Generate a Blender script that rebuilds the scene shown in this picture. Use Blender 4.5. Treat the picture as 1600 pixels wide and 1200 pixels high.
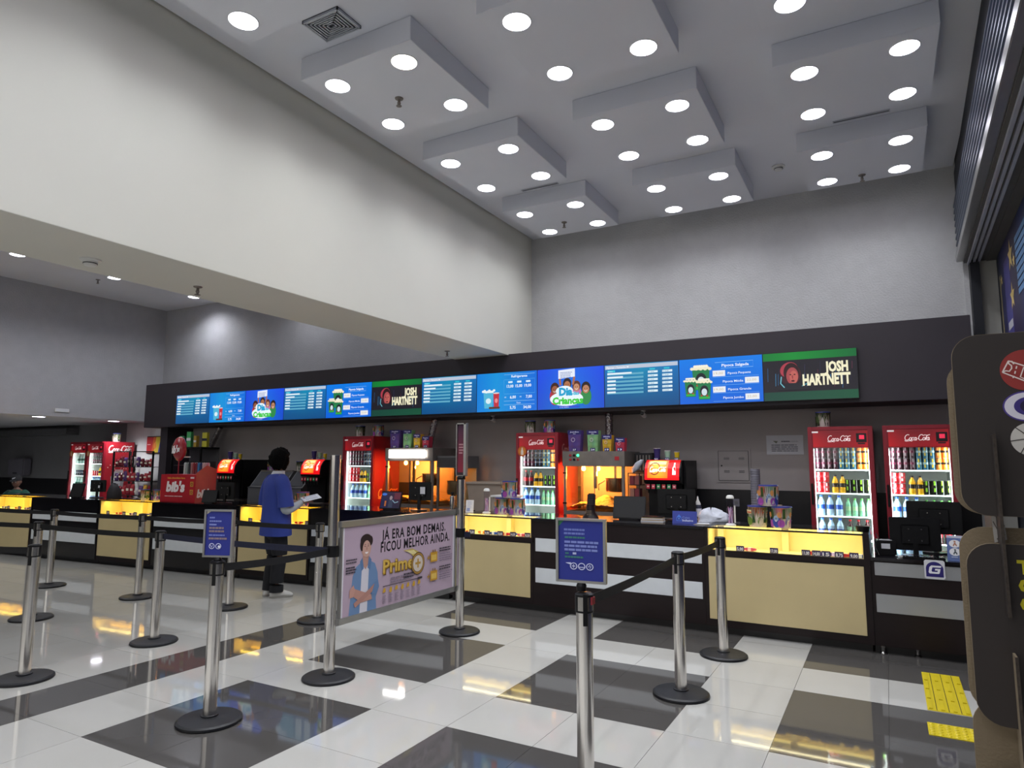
import bpy, bmesh, math, random
from mathutils import Vector, Matrix
random.seed(7)
scene = bpy.context.scene
for _o in list(bpy.data.objects):
    bpy.data.objects.remove(_o, do_unlink=True)
COL = scene.collection
PI = math.pi

# ------------------------------------------------------------------ camera, world, exposure
CAM_H = 1.65
cam_data = bpy.data.cameras.new('camera')
cam_data.sensor_width = 36.0
cam_data.lens = 1046.55 / 1600.0 * 36.0
cam_data.clip_start = 0.05
cam_data.clip_end = 100
camera = bpy.data.objects.new('camera', cam_data)
COL.objects.link(camera)
_f, _yaw, _pitch, _roll = 1046.55, 0.507085, 0.115815, 0.003423
_fw = Vector((-math.sin(_yaw)*math.cos(_pitch), math.cos(_yaw)*math.cos(_pitch), math.sin(_pitch)))
_r = Vector((math.cos(_yaw), math.sin(_yaw), 0)); _u = _r.cross(_fw)
_r2 = _r*math.cos(_roll) + _u*math.sin(_roll); _u2 = -_r*math.sin(_roll) + _u*math.cos(_roll)
camera.matrix_world = Matrix(((_r2.x, _u2.x, -_fw.x, 0), (_r2.y, _u2.y, -_fw.y, 0), (_r2.z, _u2.z, -_fw.z, CAM_H), (0, 0, 0, 1)))
scene.camera = camera

world = bpy.data.worlds.new('world'); scene.world = world
world.use_nodes = True
_bg = world.node_tree.nodes['Background']
_bg.inputs[0].default_value = (0.62, 0.66, 0.75, 1); _bg.inputs[1].default_value = 0.25
scene.view_settings.view_transform = 'Standard'
scene.view_settings.look = 'None'
scene.view_settings.gamma = 1.0
scene.view_settings.use_curve_mapping = False
scene.view_settings.exposure = 0.0
MAIN_W, SIDE_W, LOW_W = 7.6, 27.0, 30.0      # watts of the recessed downlights
FILL_W = 230.0                               # watts of the soft fill added behind the camera to brighten the walls
_ml = bpy.data.lights.new('fill_light', 'AREA'); _ml.shape = 'RECTANGLE'; _ml.size = 16; _ml.size_y = 4.2; _ml.energy = FILL_W; _ml.color = (1.0, .97, .92)
_mo = bpy.data.objects.new('fill_light', _ml); COL.objects.link(_mo); _mo.location = (-6.5, -6.8, 2.4); _mo.rotation_euler = (PI/2-.30, 0, 0)
SHOW_W, FRIDGE_W = 2.2, 4.2

# ------------------------------------------------------------------ colour and materials
def lin(c):
    if isinstance(c, str):
        c = c.lstrip('#'); c = [int(c[i:i+2], 16)/255 for i in (0, 2, 4)]
    return tuple((x/12.92 if x <= 0.04045 else ((x+0.055)/1.055)**2.4) for x in c[:3])

MATS = {}
def mat(name, color='#808080', rough=0.5, metal=0.0, spec=0.5, var=0.06, scale=8.0, bump=0.0, bscale=60.0, coat=0.0, emit=0.0, emit_col=None, alpha=1.0, stretch=None):
    """Procedural principled material: noise-varied colour, optional fine relief."""
    if name in MATS: return MATS[name]
    m = bpy.data.materials.new(name); m.use_nodes = True
    nt = m.node_tree; b = nt.nodes['Principled BSDF']
    c = lin(color)
    tc = nt.nodes.new('ShaderNodeTexCoord')
    nz = nt.nodes.new('ShaderNodeTexNoise'); nz.inputs['Scale'].default_value = scale; nz.inputs['Detail'].default_value = 3
    if stretch:
        mp = nt.nodes.new('ShaderNodeMapping'); mp.inputs['Scale'].default_value = stretch
        nt.links.new(tc.outputs['Object'], mp.inputs['Vector']); nt.links.new(mp.outputs[0], nz.inputs['Vector'])
    else:
        nt.links.new(tc.outputs['Object'], nz.inputs['Vector'])
    rp = nt.nodes.new('ShaderNodeValToRGB')
    rp.color_ramp.elements[0].position = 0.3; rp.color_ramp.elements[1].position = 0.7
    rp.color_ramp.elements[0].color = (*[x*(1-var) for x in c], 1); rp.color_ramp.elements[1].color = (*[min(1, x*(1+var)) for x in c], 1)
    nt.links.new(nz.outputs['Fac'], rp.inputs[0]); nt.links.new(rp.outputs[0], b.inputs['Base Color'])
    b.inputs['Roughness'].default_value = rough; b.inputs['Metallic'].default_value = metal
    b.inputs['Specular IOR Level'].default_value = spec
    b.inputs['Coat Weight'].default_value = coat
    if bump:
        n2 = nt.nodes.new('ShaderNodeTexNoise'); n2.inputs['Scale'].default_value = bscale; n2.inputs['Detail'].default_value = 4
        nt.links.new(tc.outputs['Object'], n2.inputs['Vector'])
        bp = nt.nodes.new('ShaderNodeBump'); bp.inputs['Strength'].default_value = bump; bp.inputs['Distance'].default_value = 0.02
        nt.links.new(n2.outputs['Fac'], bp.inputs['Height']); nt.links.new(bp.outputs[0], b.inputs['Normal'])
    if emit:
        b.inputs['Emission Color'].default_value = (*lin(emit_col or color), 1); b.inputs['Emission Strength'].default_value = emit
    MATS[name] = m
    return m

def mat_attr(name, emit=0.0, rough=0.5, spec=0.4, diffuse=True):
    """Flat print: the colour of each printed shape is stored on its face."""
    m = bpy.data.materials.new(name); m.use_nodes = True
    nt = m.node_tree; b = nt.nodes['Principled BSDF']
    at = nt.nodes.new('ShaderNodeAttribute'); at.attribute_name = 'Col'
    if diffuse: nt.links.new(at.outputs['Color'], b.inputs['Base Color'])
    else: b.inputs['Base Color'].default_value = (0.01, 0.01, 0.01, 1)
    b.inputs['Roughness'].default_value = rough; b.inputs['Specular IOR Level'].default_value = spec
    if emit:
        nt.links.new(at.outputs['Color'], b.inputs['Emission Color']); b.inputs['Emission Strength'].default_value = emit
    MATS[name] = m
    return m

def mat_glass(name, tint=(1, 1, 1), refl=0.06, rough=0.02):
    m = bpy.data.materials.new(name); m.use_nodes = True
    nt = m.node_tree; nt.nodes.clear()
    out = nt.nodes.new('ShaderNodeOutputMaterial'); mx = nt.nodes.new('ShaderNodeMixShader')
    tr = nt.nodes.new('ShaderNodeBsdfTransparent'); tr.inputs[0].default_value = (*tint, 1)
    gl = nt.nodes.new('ShaderNodeBsdfGlossy'); gl.inputs['Roughness'].default_value = rough
    lw = nt.nodes.new('ShaderNodeLayerWeight'); pw = nt.nodes.new('ShaderNodeMath'); pw.operation = 'POWER'; pw.inputs[1].default_value = 4.0; nt.links.new(lw.outputs['Facing'], pw.inputs[0])
    fr = nt.nodes.new('ShaderNodeMath'); fr.operation = 'MULTIPLY_ADD'; fr.inputs[1].default_value = 0.6; fr.inputs[2].default_value = refl*.5; nt.links.new(pw.outputs[0], fr.inputs[0])
    nt.links.new(fr.outputs[0], mx.inputs[0]); nt.links.new(tr.outputs[0], mx.inputs[1]); nt.links.new(gl.outputs[0], mx.inputs[2])
    nt.links.new(mx.outputs[0], out.inputs[0])
    MATS[name] = m
    return m

def M(n): return MATS[n]
mat('ceiling_paint', '#dcdee6', 0.55, var=0.02, scale=1.5)
mat('wall_white', '#d6d5cb', 0.75, var=0.03, scale=0.8)
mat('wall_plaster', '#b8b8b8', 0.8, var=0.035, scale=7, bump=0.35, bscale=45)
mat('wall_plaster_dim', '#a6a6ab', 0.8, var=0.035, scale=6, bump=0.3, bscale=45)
mat('wall_lower', '#b0a9a7', 0.7, var=0.05, scale=2)
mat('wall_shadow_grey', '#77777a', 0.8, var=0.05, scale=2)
mat('splash_black', '#17161a', 0.35, var=0.1)
mat('fascia_dark', '#302a31', 0.55, var=0.06, scale=2)
mat('screen_bezel', '#0d0d10', 0.3)
mat('counter_brown', '#1b1113', 0.35, spec=0.3, var=0.12, scale=5, stretch=(1, 1, 8))
mat('counter_black', '#121115', 0.15, var=0.1, coat=0.2)
mat('counter_top', '#17151a', 0.08, var=0.1, spec=0.6)
mat('cream_panel', '#d0be8e', 0.35, var=0.03, scale=3)
mat('cream_inside', '#e2d089', 0.4, var=0.02)
mat('strip_metal', '#b4b7bb', 0.32, metal=0.75, var=0.06, scale=3, stretch=(0.3, 1, 1))
mat('strip_light', '#dde2e5', 0.3, metal=0.0, var=0.03)
mat('steel', '#a9a7a4', 0.22, metal=1.0, var=0.05, scale=3)
mat('steel_dark', '#847d78', 0.45, metal=0.6, var=0.1)
mat('chrome', '#dedbd7', 0.2, metal=1.0, var=0.03)
mat('black_rubber', '#101117', 0.45, var=0.1, bump=0.1, bscale=200)
mat('black_plastic', '#0b0b0e', 0.42, spec=0.3, var=0.1)
mat('black_belt', '#0a0a0e', 0.7, var=0.2, scale=60)
mat('navy_belt', '#161a33', 0.7, var=0.2, scale=60)
mat('alu_frame', '#a7a7a5', 0.3, metal=0.8, var=0.05)
mat('white_plastic', '#d9d9d6', 0.4, var=0.02)
mat('fridge_red', '#8e1a2b', 0.35, var=0.05)
mat('fridge_red_bright', '#b3202c', 0.35, var=0.05)
mat('fridge_liner', '#d8ded9', 0.4, var=0.02)
mat('fridge_led', '#ffffff', emit=2.2, emit_col='#eaffff')
mat('lamp_white', '#ffffff', emit=14.0, emit_col='#f4f2ff')
mat('lamp_warm', '#ffffff', emit=14.0, emit_col='#fff8dc')
mat('lamp_trim', '#e0e0e4', 0.4)
mat('led_yellow', '#ffe070', emit=3.0, emit_col='#ffe98a')
mat('led_amber', '#ffc030', emit=3.5, emit_col='#ffc21a')
mat('bulb_orange', '#ffb050', emit=22.0, emit_col='#ffb45a')
mat('tube_white', '#ffffff', emit=9.0, emit_col='#fffaf4')
mat('popcorn', '#f0c060', 0.7, var=0.25, scale=30, bump=0.6, bscale=40)
mat('kraft', '#7b6d57', 0.85, var=0.06, scale=6, bump=0.15, bscale=120)
mat('board_dark', '#2b2421', 0.6, var=0.10, scale=4)
mat('corrugated', '#3a322b', 0.9, var=0.35, scale=90)
mat('shutter_metal', '#4a5468', 0.35, metal=0.7, var=0.1, scale=3)
mat('shutter_dark', '#10131c', 0.6)
mat('lintel_grey', '#55534f', 0.6, var=0.05)
mat('pillar_grey', '#aaa9a2', 0.6, var=0.05, scale=2)
mat('tactile_yellow', '#c9b514', 0.45, var=0.06)
mat('skin', '#8d6652', 0.55, var=0.05)
mat('skin_dim', '#6b4a3d', 0.55, var=0.05)
mat('hair_black', '#070606', 0.85, spec=0.1, var=0.3, scale=60, bump=0.8, bscale=90)
mat('shirt_blue', '#2c3f92', 0.8, var=0.06, scale=5, bump=0.15, bscale=12)
mat('sleeve_grey', '#a9afb4', 0.8, var=0.05, bump=0.15, bscale=14)
mat('trousers_black', '#101117', 0.8, var=0.15, bump=0.15, bscale=12)
mat('shoe_white', '#c9c8c4', 0.6, var=0.08, scale=20)
mat('shoe_sole', '#9c9a94', 0.7)
mat('polo_green', '#12453a', 0.8, var=0.08)
mat('cap_black', '#17171b', 0.8)
mat('paper', '#d2d3d8', 0.7, var=0.02)
mat('paper_tan', '#b09a7a', 0.7, var=0.06)
mat('cup_grey', '#77757f', 0.5, var=0.05)
mat('beige_tub', '#a89a8c', 0.5, var=0.05)
mat('bag_white', '#b9bdc8', 0.45, var=0.1, scale=14, bump=0.4, bscale=20)
mat('duct_foil', '#b5aeb0', 0.25, metal=1.0, var=0.2, scale=40, bump=0.8, bscale=40)
mat('machine_grey', '#6e6e70', 0.4, metal=0.3, var=0.05)
mat('pillow_dark', '#1c1a1e', 0.7)
mat('wire_black', '#0c0c0e', 0.5)
mat('grille_grey', '#b9bcc4', 0.4, metal=0.3)
mat('grille_dark', '#3a3c44', 0.6)
mat('balloon_red', '#9e1c28', 0.2, var=0.04, coat=0.5)
mat('tile_white', '#b6b5b0', 0.05, var=0.035, scale=1.3, spec=0.55)
mat('tile_dark', '#4f4d4b', 0.045, var=0.05, scale=1.3, spec=0.5)
mat('grout', '#3f3d3c', 0.8)
mat('water', '#9ec4dc', 0.15, var=0.1, scale=20)
mat('camera_white', '#cfcfcf', 0.4)
mat('mural_dark', '#20223a', 0.5)
mat_attr('print'); mat_attr('print_gloss', rough=0.2, spec=0.6)
mat_attr('screen', emit=1.0, rough=0.25, diffuse=False)
mat_attr('backlit', emit=0.9, rough=0.3)
mat_attr('header_lit', emit=0.45, rough=0.3)
mat_glass('glass'); mat_glass('glass_warm', (1, 0.93, 0.8)); mat_glass('clear_plastic', (0.88, 0.86, 0.9))

# ------------------------------------------------------------------ mesh helpers
class MB:
    def __init__(s): s.v, s.f, s.m, s.c, s.mats = [], [], [], [], []
    def mi(s, m):
        if m not in s.mats: s.mats.append(m)
        return s.mats.index(m)
    def add(s, vs, fs, m, col=None):
        o = len(s.v); s.v += [tuple(v) for v in vs]; k = s.mi(m)
        for i, f in enumerate(fs):
            s.f.append([a+o for a in f]); s.m.append(k)
            s.c.append(col[i] if isinstance(col, list) else col)
        return s
    def box(s, x0, x1, y0, y1, z0, z1, m, col=None, X=None):
        vs = [(x, y, z) for z in (z0, z1) for y in (y0, y1) for x in (x0, x1)]
        if X: vs = [tuple(X @ Vector(v)) for v in vs]
        return s.add(vs, [(0, 2, 3, 1), (4, 5, 7, 6), (0, 1, 5, 4), (1, 3, 7, 5), (3, 2, 6, 7), (2, 0, 4, 6)], m, col)
    def lathe(s, prof, m, seg=20, c=(0, 0, 0), X=None, colfn=None, sx=1, sy=1):
        vs, fs, cs = [], [], []
        n = len(prof)
        for (r, z) in prof:
            for k in range(seg):
                a = 2*PI*k/seg; vs.append((c[0]+r*sx*math.cos(a), c[1]+r*sy*math.sin(a), c[2]+z))
        for i in range(n-1):
            for k in range(seg):
                fs.append((i*seg+k, i*seg+(k+1) % seg, (i+1)*seg+(k+1) % seg, (i+1)*seg+k))
                cs.append(colfn(i, k) if colfn else None)
        fs.append(tuple(range(seg-1, -1, -1))); cs.append(colfn(0, 0) if colfn else None)
        fs.append(tuple(range((n-1)*seg, n*seg))); cs.append(colfn(n-2, 0) if colfn else None)
        if X: vs = [tuple(X @ Vector(v)) for v in vs]
        return s.add(vs, fs, m, cs)
    def loft(s, secs, m, seg=16, caps=True, col=None):
        """secs: (center, rx, ry, axis_x, axis_y)"""
        vs, fs = [], []
        for (c, rx, ry, ax, ay) in secs:
            c = Vector(c); ax = Vector(ax).normalized(); ay = Vector(ay).normalized()
            for k in range(seg):
                a = 2*PI*k/seg; vs.append(tuple(c + ax*(rx*math.cos(a)) + ay*(ry*math.sin(a))))
        for i in range(len(secs)-1):
            for k in range(seg):
                fs.append((i*seg+k, i*seg+(k+1) % seg, (i+1)*seg+(k+1) % seg, (i+1)*seg+k))
        if caps:
            fs.append(tuple(range(seg-1, -1, -1))); fs.append(tuple(range((len(secs)-1)*seg, len(secs)*seg)))
        return s.add(vs, fs, m, col)
    def tube(s, pts, r, m, seg=8, flat=1.0, up=(0, 0, 1), col=None):
        pts = [Vector(p) for p in pts]; secs = []
        for i, p in enumerate(pts):
            d = (pts[min(i+1, len(pts)-1)] - pts[max(i-1, 0)]).normalized()
            a = d.cross(Vector(up))
            if a.length < 1e-4: a = d.cross(Vector((1, 0.2, 0)))
            a.normalize(); b = d.cross(a).normalized()
            rr = r[i] if isinstance(r, (list, tuple)) else r
            secs.append((p, rr, rr*flat, -a, b))
        return s.loft(secs, m, seg, col=col)
    def prism(s, poly, t0, t1, m, fn=None, col=None):
        """2D polygon (u,v) extruded; fn(u,v,t)->xyz, default u->x v->z t->y"""
        fn = fn or (lambda u, v, t: (u, t, v)); n = len(poly)
        vs = [fn(u, v, t0) for u, v in poly] + [fn(u, v, t1) for u, v in poly]
        fs = [tuple(range(n)), tuple(range(2*n-1, n-1, -1))] + [((i+1) % n, i, n+i, n+(i+1) % n) for i in range(n)]
        return s.add(vs, fs, m, col)
    def mesh(s, name, bevel=0.0, smooth=None):
        me = bpy.data.meshes.new(name)
        me.from_pydata(s.v, [], s.f)
        for m in s.mats: me.materials.append(M(m))
        me.polygons.foreach_set('material_index', s.m)
        if any(c is not None for c in s.c):
            at = me.color_attributes.new('Col', 'FLOAT_COLOR', 'CORNER')
            li = 0
            for p, c in zip(me.polygons, s.c):
                n = p.loop_total
                if c is None: cc = [(0.5, 0.5, 0.5)]*n
                elif isinstance(c[0], (tuple, list)): cc = c
                else: cc = [c]*n
                for k in range(n):
                    at.data[li+k].color = (*cc[k], 1)
                li += n
        me.update()
        if bevel:
            bm = bmesh.new(); bm.from_mesh(me)
            es = [e for e in bm.edges if len(e.link_faces) == 2 and e.calc_face_angle(0) > 0.6]
            bmesh.ops.bevel(bm, geom=es, offset=bevel, segments=2, affect='EDGES', clamp_overlap=True)
            bm.to_mesh(me); bm.free()
        if smooth is not None:
            me.shade_smooth()
            try: me.set_sharp_from_angle(angle=smooth)
            except Exception: pass
        return me
    def build(s, name, parent=None, bevel=0.0, smooth=None, loc=None, rot=None, **kw):
        o = bpy.data.objects.new(name, s.mesh(name, bevel, smooth)); COL.objects.link(o)
        if parent is not None: o.parent = parent
        if loc: o.location = loc
        if rot: o.rotation_euler = rot
        for k, v in kw.items(): o[k] = v
        return o

def tag(o, label=None, cat=None, group=None, kind=None):
    if label: o['label'] = label
    if cat: o['category'] = cat
    if group: o['group'] = group
    if kind: o['kind'] = kind
    return o
def thing(name, label, cat, loc=(0, 0, 0), rz=0.0, group=None):
    o = bpy.data.objects.new(name, None); COL.objects.link(o)
    o.empty_display_size = 0.1
    o.location = loc; o.rotation_euler = (0, 0, rz)
    return tag(o, label, cat, group)
def structure(o):
    o['kind'] = 'structure'; return o
def dup(src, loc=None, rz=None, label=None, group=None, parent=None):
    c = src.copy(); COL.objects.link(c)
    if parent is not None: c.parent = parent
    if loc is not None: c.location = loc
    if rz is not None: c.rotation_euler = (0, 0, rz)
    if label: c['label'] = label
    if group: c['group'] = group
    for ch in [x for x in KIDS.get(src.name, src.children)]:
        dup(ch, parent=c)
    return c
KIDS = {}

# ------------------------------------------------------------------ flat artwork (print, screens)
_glyph = {}
def glyphs(text, offset=0.0, spacing=1.0):
    key = (text, offset, spacing)
    if key in _glyph: return _glyph[key]
    cu = bpy.data.curves.new('lettering', 'FONT'); cu.body = text; cu.size = 1.0; cu.resolution_u = 2
    cu.offset = offset; cu.space_character = spacing
    ob = bpy.data.objects.new('lettering', cu); me = ob.to_mesh()
    vs = [(v.co.x, v.co.y) for v in me.vertices]; fs = [tuple(p.vertices) for p in me.polygons]
    ob.to_mesh_clear(); bpy.data.objects.remove(ob); bpy.data.curves.remove(cu)
    if vs:
        x0 = min(v[0] for v in vs); x1 = max(v[0] for v in vs)
        vs = [(x-x0, y) for x, y in vs]; w = x1-x0
    else: w = 0
    _glyph[key] = (vs, fs, w)
    return _glyph[key]

class Art:
    """Flat printed artwork in (u, v); later shapes lie a hair in front of earlier ones."""
    def __init__(s, step=0.0004): s.q = []; s.layer = 0; s.step = step
    def poly(s, pts, col, cols=None):
        s.q.append(([tuple(p) for p in pts], [tuple(range(len(pts)))], lin(col) if isinstance(col, str) else col, s.layer, [ [lin(c) for c in cols] ] if cols else None)); s.layer += 1; return s
    def rect(s, u0, v0, u1, v1, col, cols=None):
        return s.poly([(u0, v0), (u1, v0), (u1, v1), (u0, v1)], col, cols)
    def grid(s, u0, v0, u1, v1, nu, nv, fn):
        vs = [(u0+(u1-u0)*i/nu, v0+(v1-v0)*j/nv) for j in range(nv+1) for i in range(nu+1)]
        fs = [(j*(nu+1)+i, j*(nu+1)+i+1, (j+1)*(nu+1)+i+1, (j+1)*(nu+1)+i) for j in range(nv) for i in range(nu)]
        cols = [[lin(fn((vs[k][0]-u0)/(u1-u0), (vs[k][1]-v0)/(v1-v0))) for k in f] for f in fs]
        s.q.append((vs, fs, None, s.layer, cols)); s.layer += 1; return s
    def ell(s, u, v, ru, rv, col, n=24, a0=0, a1=2*PI, rot=0):
        pts = []
        for k in range(n):
            a = a0+(a1-a0)*k/(n if a1-a0 >= 2*PI-1e-6 else n-1)
            x, y = ru*math.cos(a), rv*math.sin(a)
            pts.append((u+x*math.cos(rot)-y*math.sin(rot), v+x*math.sin(rot)+y*math.cos(rot)))
        return s.poly(pts, col)
    def ring(s, u, v, r0, r1, col, n=28, a0=0, a1=2*PI, k=1.0):
        vs, fs = [], []
        for i in range(n+1):
            a = a0+(a1-a0)*i/n; vs += [(u+r0*math.cos(a), v+r0*k*math.sin(a)), (u+r1*math.cos(a), v+r1*k*math.sin(a))]
        for i in range(n): fs.append((2*i, 2*i+1, 2*i+3, 2*i+2))
        s.q.append((vs, fs, lin(col), s.layer, None)); s.layer += 1; return s
    def stroke(s, pts, w, col):
        vs, fs = [], []; n = len(pts)
        for i, p in enumerate(pts):
            a = pts[max(i-1, 0)]; b = pts[min(i+1, n-1)]; dx, dy = b[0]-a[0], b[1]-a[1]; L = math.hypot(dx, dy) or 1
            ww = (w[i] if isinstance(w, (list, tuple)) else w)/2
            vs += [(p[0]-dy/L*ww, p[1]+dx/L*ww), (p[0]+dy/L*ww, p[1]-dx/L*ww)]
        for i in range(n-1): fs.append((2*i+1, 2*i+3, 2*i+2, 2*i))
        s.q.append((vs, fs, lin(col), s.layer, None)); s.layer += 1; return s
    def text(s, t, u, v, h, col, align='l', sx=1.0, shear=0.0, bold=0.0, w=None, slant=0.0, spacing=1.0):
        vs, fs, gw = glyphs(t, bold, spacing)
        if not vs: return s
        k = h/0.73
        if w: sx = w/(gw*k)
        W = gw*k*sx; o = {'l': 0, 'c': -W/2, 'r': -W}[align]
        pts = [(u+o+x*k*sx+y*k*shear, v+y*k+(o+x*k*sx)*slant) for x, y in vs]
        s.q.append((pts, fs, lin(col), s.layer, None)); s.layer += 1; return s
    def lines(s, u, v, w, n, dv, h, col, rag=0.2, seed=1, align='l'):
        """small print too blurred to read: plain broken bars"""
        rnd = random.Random(seed)
        for i in range(n):
            L = w*(1-rag*rnd.random()); x = u if align == 'l' else u+(w-L)/2; e = x+L
            while x < e-1e-6:
                ww = min(e-x, w*(0.08+0.16*rnd.random())); s.rect(x, v-i*dv, x+ww*0.88, v-i*dv+h, col); s.layer -= 1; x += ww
        s.layer += 1
        return s
    def script(s, u, v, h, col, wt=0.09, slant=0.0):
        """flowing hand-lettered two-word soft-drink mark"""
        def arc(cx, cy, rx, ry, a0, a1, n=12): return [(cx+rx*math.cos(math.radians(a0+(a1-a0)*i/n)), cy+ry*math.sin(math.radians(a0+(a1-a0)*i/n))) for i in range(n+1)]
        S = []
        S.append(arc(.42, .52, .36, .48, 55, 320, 18))
        S.append([(.10, -.02), (.3, -.12), (.6, -.1), (.9, -.05), (1.25, -.14)])
        S.append(arc(.92, .26, .17, .24, 0, 360, 14))
        S.append(arc(1.28, .26, .16, .24, 50, 310, 12))
        S.append(arc(1.62, .26, .16, .24, 0, 360, 14)); S.append([(1.78, .5), (1.77, .2), (1.82, .02), (1.93, .1)])
        S.append([(1.93, .28), (2.12, .30)])
        S.append(arc(2.46, .50, .34, .48, 60, 318, 18))
        S.append([(2.55, .98), (2.7, .82), (2.95, .92), (3.3, .84), (3.7, .96)])
        S.append(arc(2.92, .26, .16, .24, 0, 360, 14))
        S.append([(3.17, .1), (3.2, .5), (3.32, .86), (3.25, .5), (3.2, .08), (3.32, .04)])
        S.append(arc(3.52, .26, .15, .24, 0, 360, 14)); S.append([(3.67, .5), (3.66, .2), (3.72, .02), (3.82, .12)])
        for p in S:
            q = [(u+h*(x+0.22*y), v+h*y+slant*h*x) for x, y in p]
            s.stroke(q, h*wt*1.25, col); s.layer -= 1
        s.layer += 1
        return s
    def build(s, name, parent, fn, material='print', mb=None, do=True):
        mb = mb or MB()
        for vs, fs, col, ly, cols in s.q:
            mb.add([fn(u, v, 0.0006+ly*s.step) for u, v in vs], fs, material, cols if cols else [col]*len(fs))
        return mb.build(name, parent) if do else mb
def facing(x, y, z, rz=0.0):
    """art plane whose front looks along -y (turned by rz about z); u runs to the right"""
    c, sn = math.cos(rz), math.sin(rz)
    return lambda u, v, t: (x+u*c+t*sn, y+u*sn-t*c, z+v)
# ================================================================== THE ROOM
ZC, ZP, YW = 5.17, 4.963, 9.2
SX0, SX1, ZB = -5.70, -4.76, 3.21
XF, ZL = -14.04, 5.01
# floor and its tiles
T = 0.607; GX0, GY0 = -0.68, 5.49
fl = MB().box(-22, 3, -7, 11.5, -0.2, -0.012, 'grout').build('floor'); structure(fl)
def edges(g0, lo, hi):
    n0 = math.ceil((lo-g0)/T); n1 = math.floor((hi-g0)/T)
    return [g0+n*T for n in range(n0, n1+1)]
XE = sorted([x for x in edges(GX0, -4.4, 1.2)] + [-4.93, -5.44] + [-5.44-k*T for k in range(1, 14)])
YE = edges(GY0, 1.7, 7.4)
def is_dark(xm, ym):
    if xm < -5.44: return False
    if xm < -4.93: return True
    if xm < -4.4: return False
    i = int(round((xm-(GX0+T/2))/T)); j = int(round((ym-(GY0+T/2))/T))
    return (i % 3) in (0, 1) and (j % 3) in (1, 2)
tile_mesh = {}
n_tiles = 0
far_tiles = {'tile_white': MB(), 'tile_dark': MB()}
def in_view(xm, ym):
    # the pieces near enough to be told apart
    dx, dy = xm, ym
    dep = dx*(-math.sin(_yaw)) + dy*math.cos(_yaw); lat = dx*math.cos(_yaw) + dy*math.sin(_yaw)
    return dep > 2.6 and abs(lat) < dep*0.80 and dep < 14
cand = []
for i in range(len(XE)-1):
    for j in range(len(YE)-1):
        x0, x1, y0, y1 = XE[i], XE[i+1], YE[j], YE[j+1]
        cand.append((x0, x1, y0, y1))
for (x0, x1, y0, y1) in cand:
    xm, ym = (x0+x1)/2, (y0+y1)/2
    m_ = 'tile_dark' if is_dark(xm, ym) else 'tile_white'
    g = 0.0014 if m_ == 'tile_white' else 0.0008
    if in_view(xm, ym) and n_tiles < 298:
        w, h = round(x1-x0, 3), round(y1-y0, 3); key = (w, h, m_)
        if key not in tile_mesh:
            tile_mesh[key] = MB().box(-w/2+g, w/2-g, -h/2+g, h/2-g, -0.012, 0.0, m_).mesh('floor_tile')
        o = bpy.data.objects.new('floor_tile', tile_mesh[key]); COL.objects.link(o); o.parent = fl
        o.location = (xm, ym, 0); n_tiles += 1
    else:
        far_tiles[m_].box(x0+g, x1-g, y0+g, y1-g, -0.012, 0, m_)
# the rest of the tiled floor out of sight
fb = far_tiles['tile_white']
fb.box(-22, XE[0], -7, 11.5, -0.012, 0, 'tile_white'); fb.box(XE[0], 3, -7, YE[0], -0.012, 0, 'tile_white')
fb.box(XE[0], 3, YE[-1], 11.5, -0.012, 0, 'tile_white'); fb.box(XE[-1], 3, YE[0], YE[-1], -0.012, 0, 'tile_white')
for k, b_ in far_tiles.items():
    if b_.v: b_.build('far_floor_tile', fl)['kind'] = 'stuff'

# tactile paving set on the floor
tp = thing('tactile_bar_tile', 'yellow tactile paving mat with long raised bars near the cardboard stand', 'tactile paving', (0.28, 5.97, 0.0))
MB().box(-.125, .125, -.47, .47, 0.0005, .004, 'tactile_yellow').build('mat_base', tp)
barm = MB()
for x in (-.105, -.035, .035, .105):
    for k, (a, b) in enumerate(((-.45, -.24), (-.22, -.01), (.01, .22), (.24, .45))):
        bar = MB().box(x-.014, x+.014, a, b, .004, .010, 'tactile_yellow').build('raised_bar', tp, bevel=.003)
for x in (-.07, 0, .07):
    MB().box(x-.002, x+.002, -.46, .46, .004, .0046, 'wire_black').build('joint_line', tp)
tp = thing('tactile_dot_tile', 'yellow tactile paving mat of studs, nearest the camera', 'tactile paving', (0.27, 5.13, 0.0))
MB().box(-.13, .13, -.115, .115, 0.0005, .004, 'tactile_yellow').build('mat_base', tp)
for i in range(6):
    for j in range(5):
        MB().lathe([(.016, 0), (.013, .004), (.006, .006)], 'tactile_yellow', 8, (-.108+i*.043, -.09+j*.045, .004)).build('stud', tp)

# upper walls
wb = MB().box(SX0, 0.95, YW, YW+.2, 0, ZC+.3, 'wall_plaster').build('wall_back'); structure(wb)
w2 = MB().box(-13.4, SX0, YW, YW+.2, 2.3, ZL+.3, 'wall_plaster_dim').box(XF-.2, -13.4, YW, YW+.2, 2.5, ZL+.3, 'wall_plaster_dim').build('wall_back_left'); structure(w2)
lw = MB().box(-13.2, .95, YW-.012, YW-.001, 1.3, 2.36, 'wall_lower').build('trim_1'); structure(lw)
sp = MB().box(-13.2, .95, YW-.016, YW-.001, 0, 1.3, 'splash_black').build('baseboard_back'); structure(sp)
w2b = MB().box(-13.6, SX0, YW, YW+.2, 0, 2.3, 'wall_lower').build('wall_back_lower'); structure(w2b)
# the great white beam between the two ceilings
bm_ = MB().box(SX0, SX1, -7, YW, ZB, ZC+.3, 'wall_white').build('beam'); structure(bm_)
so = MB().box(SX0+.001, SX1-.001, -7, YW, ZB-.004, ZB-.0005, 'wall_white').build('trim_2'); structure(so)
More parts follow.
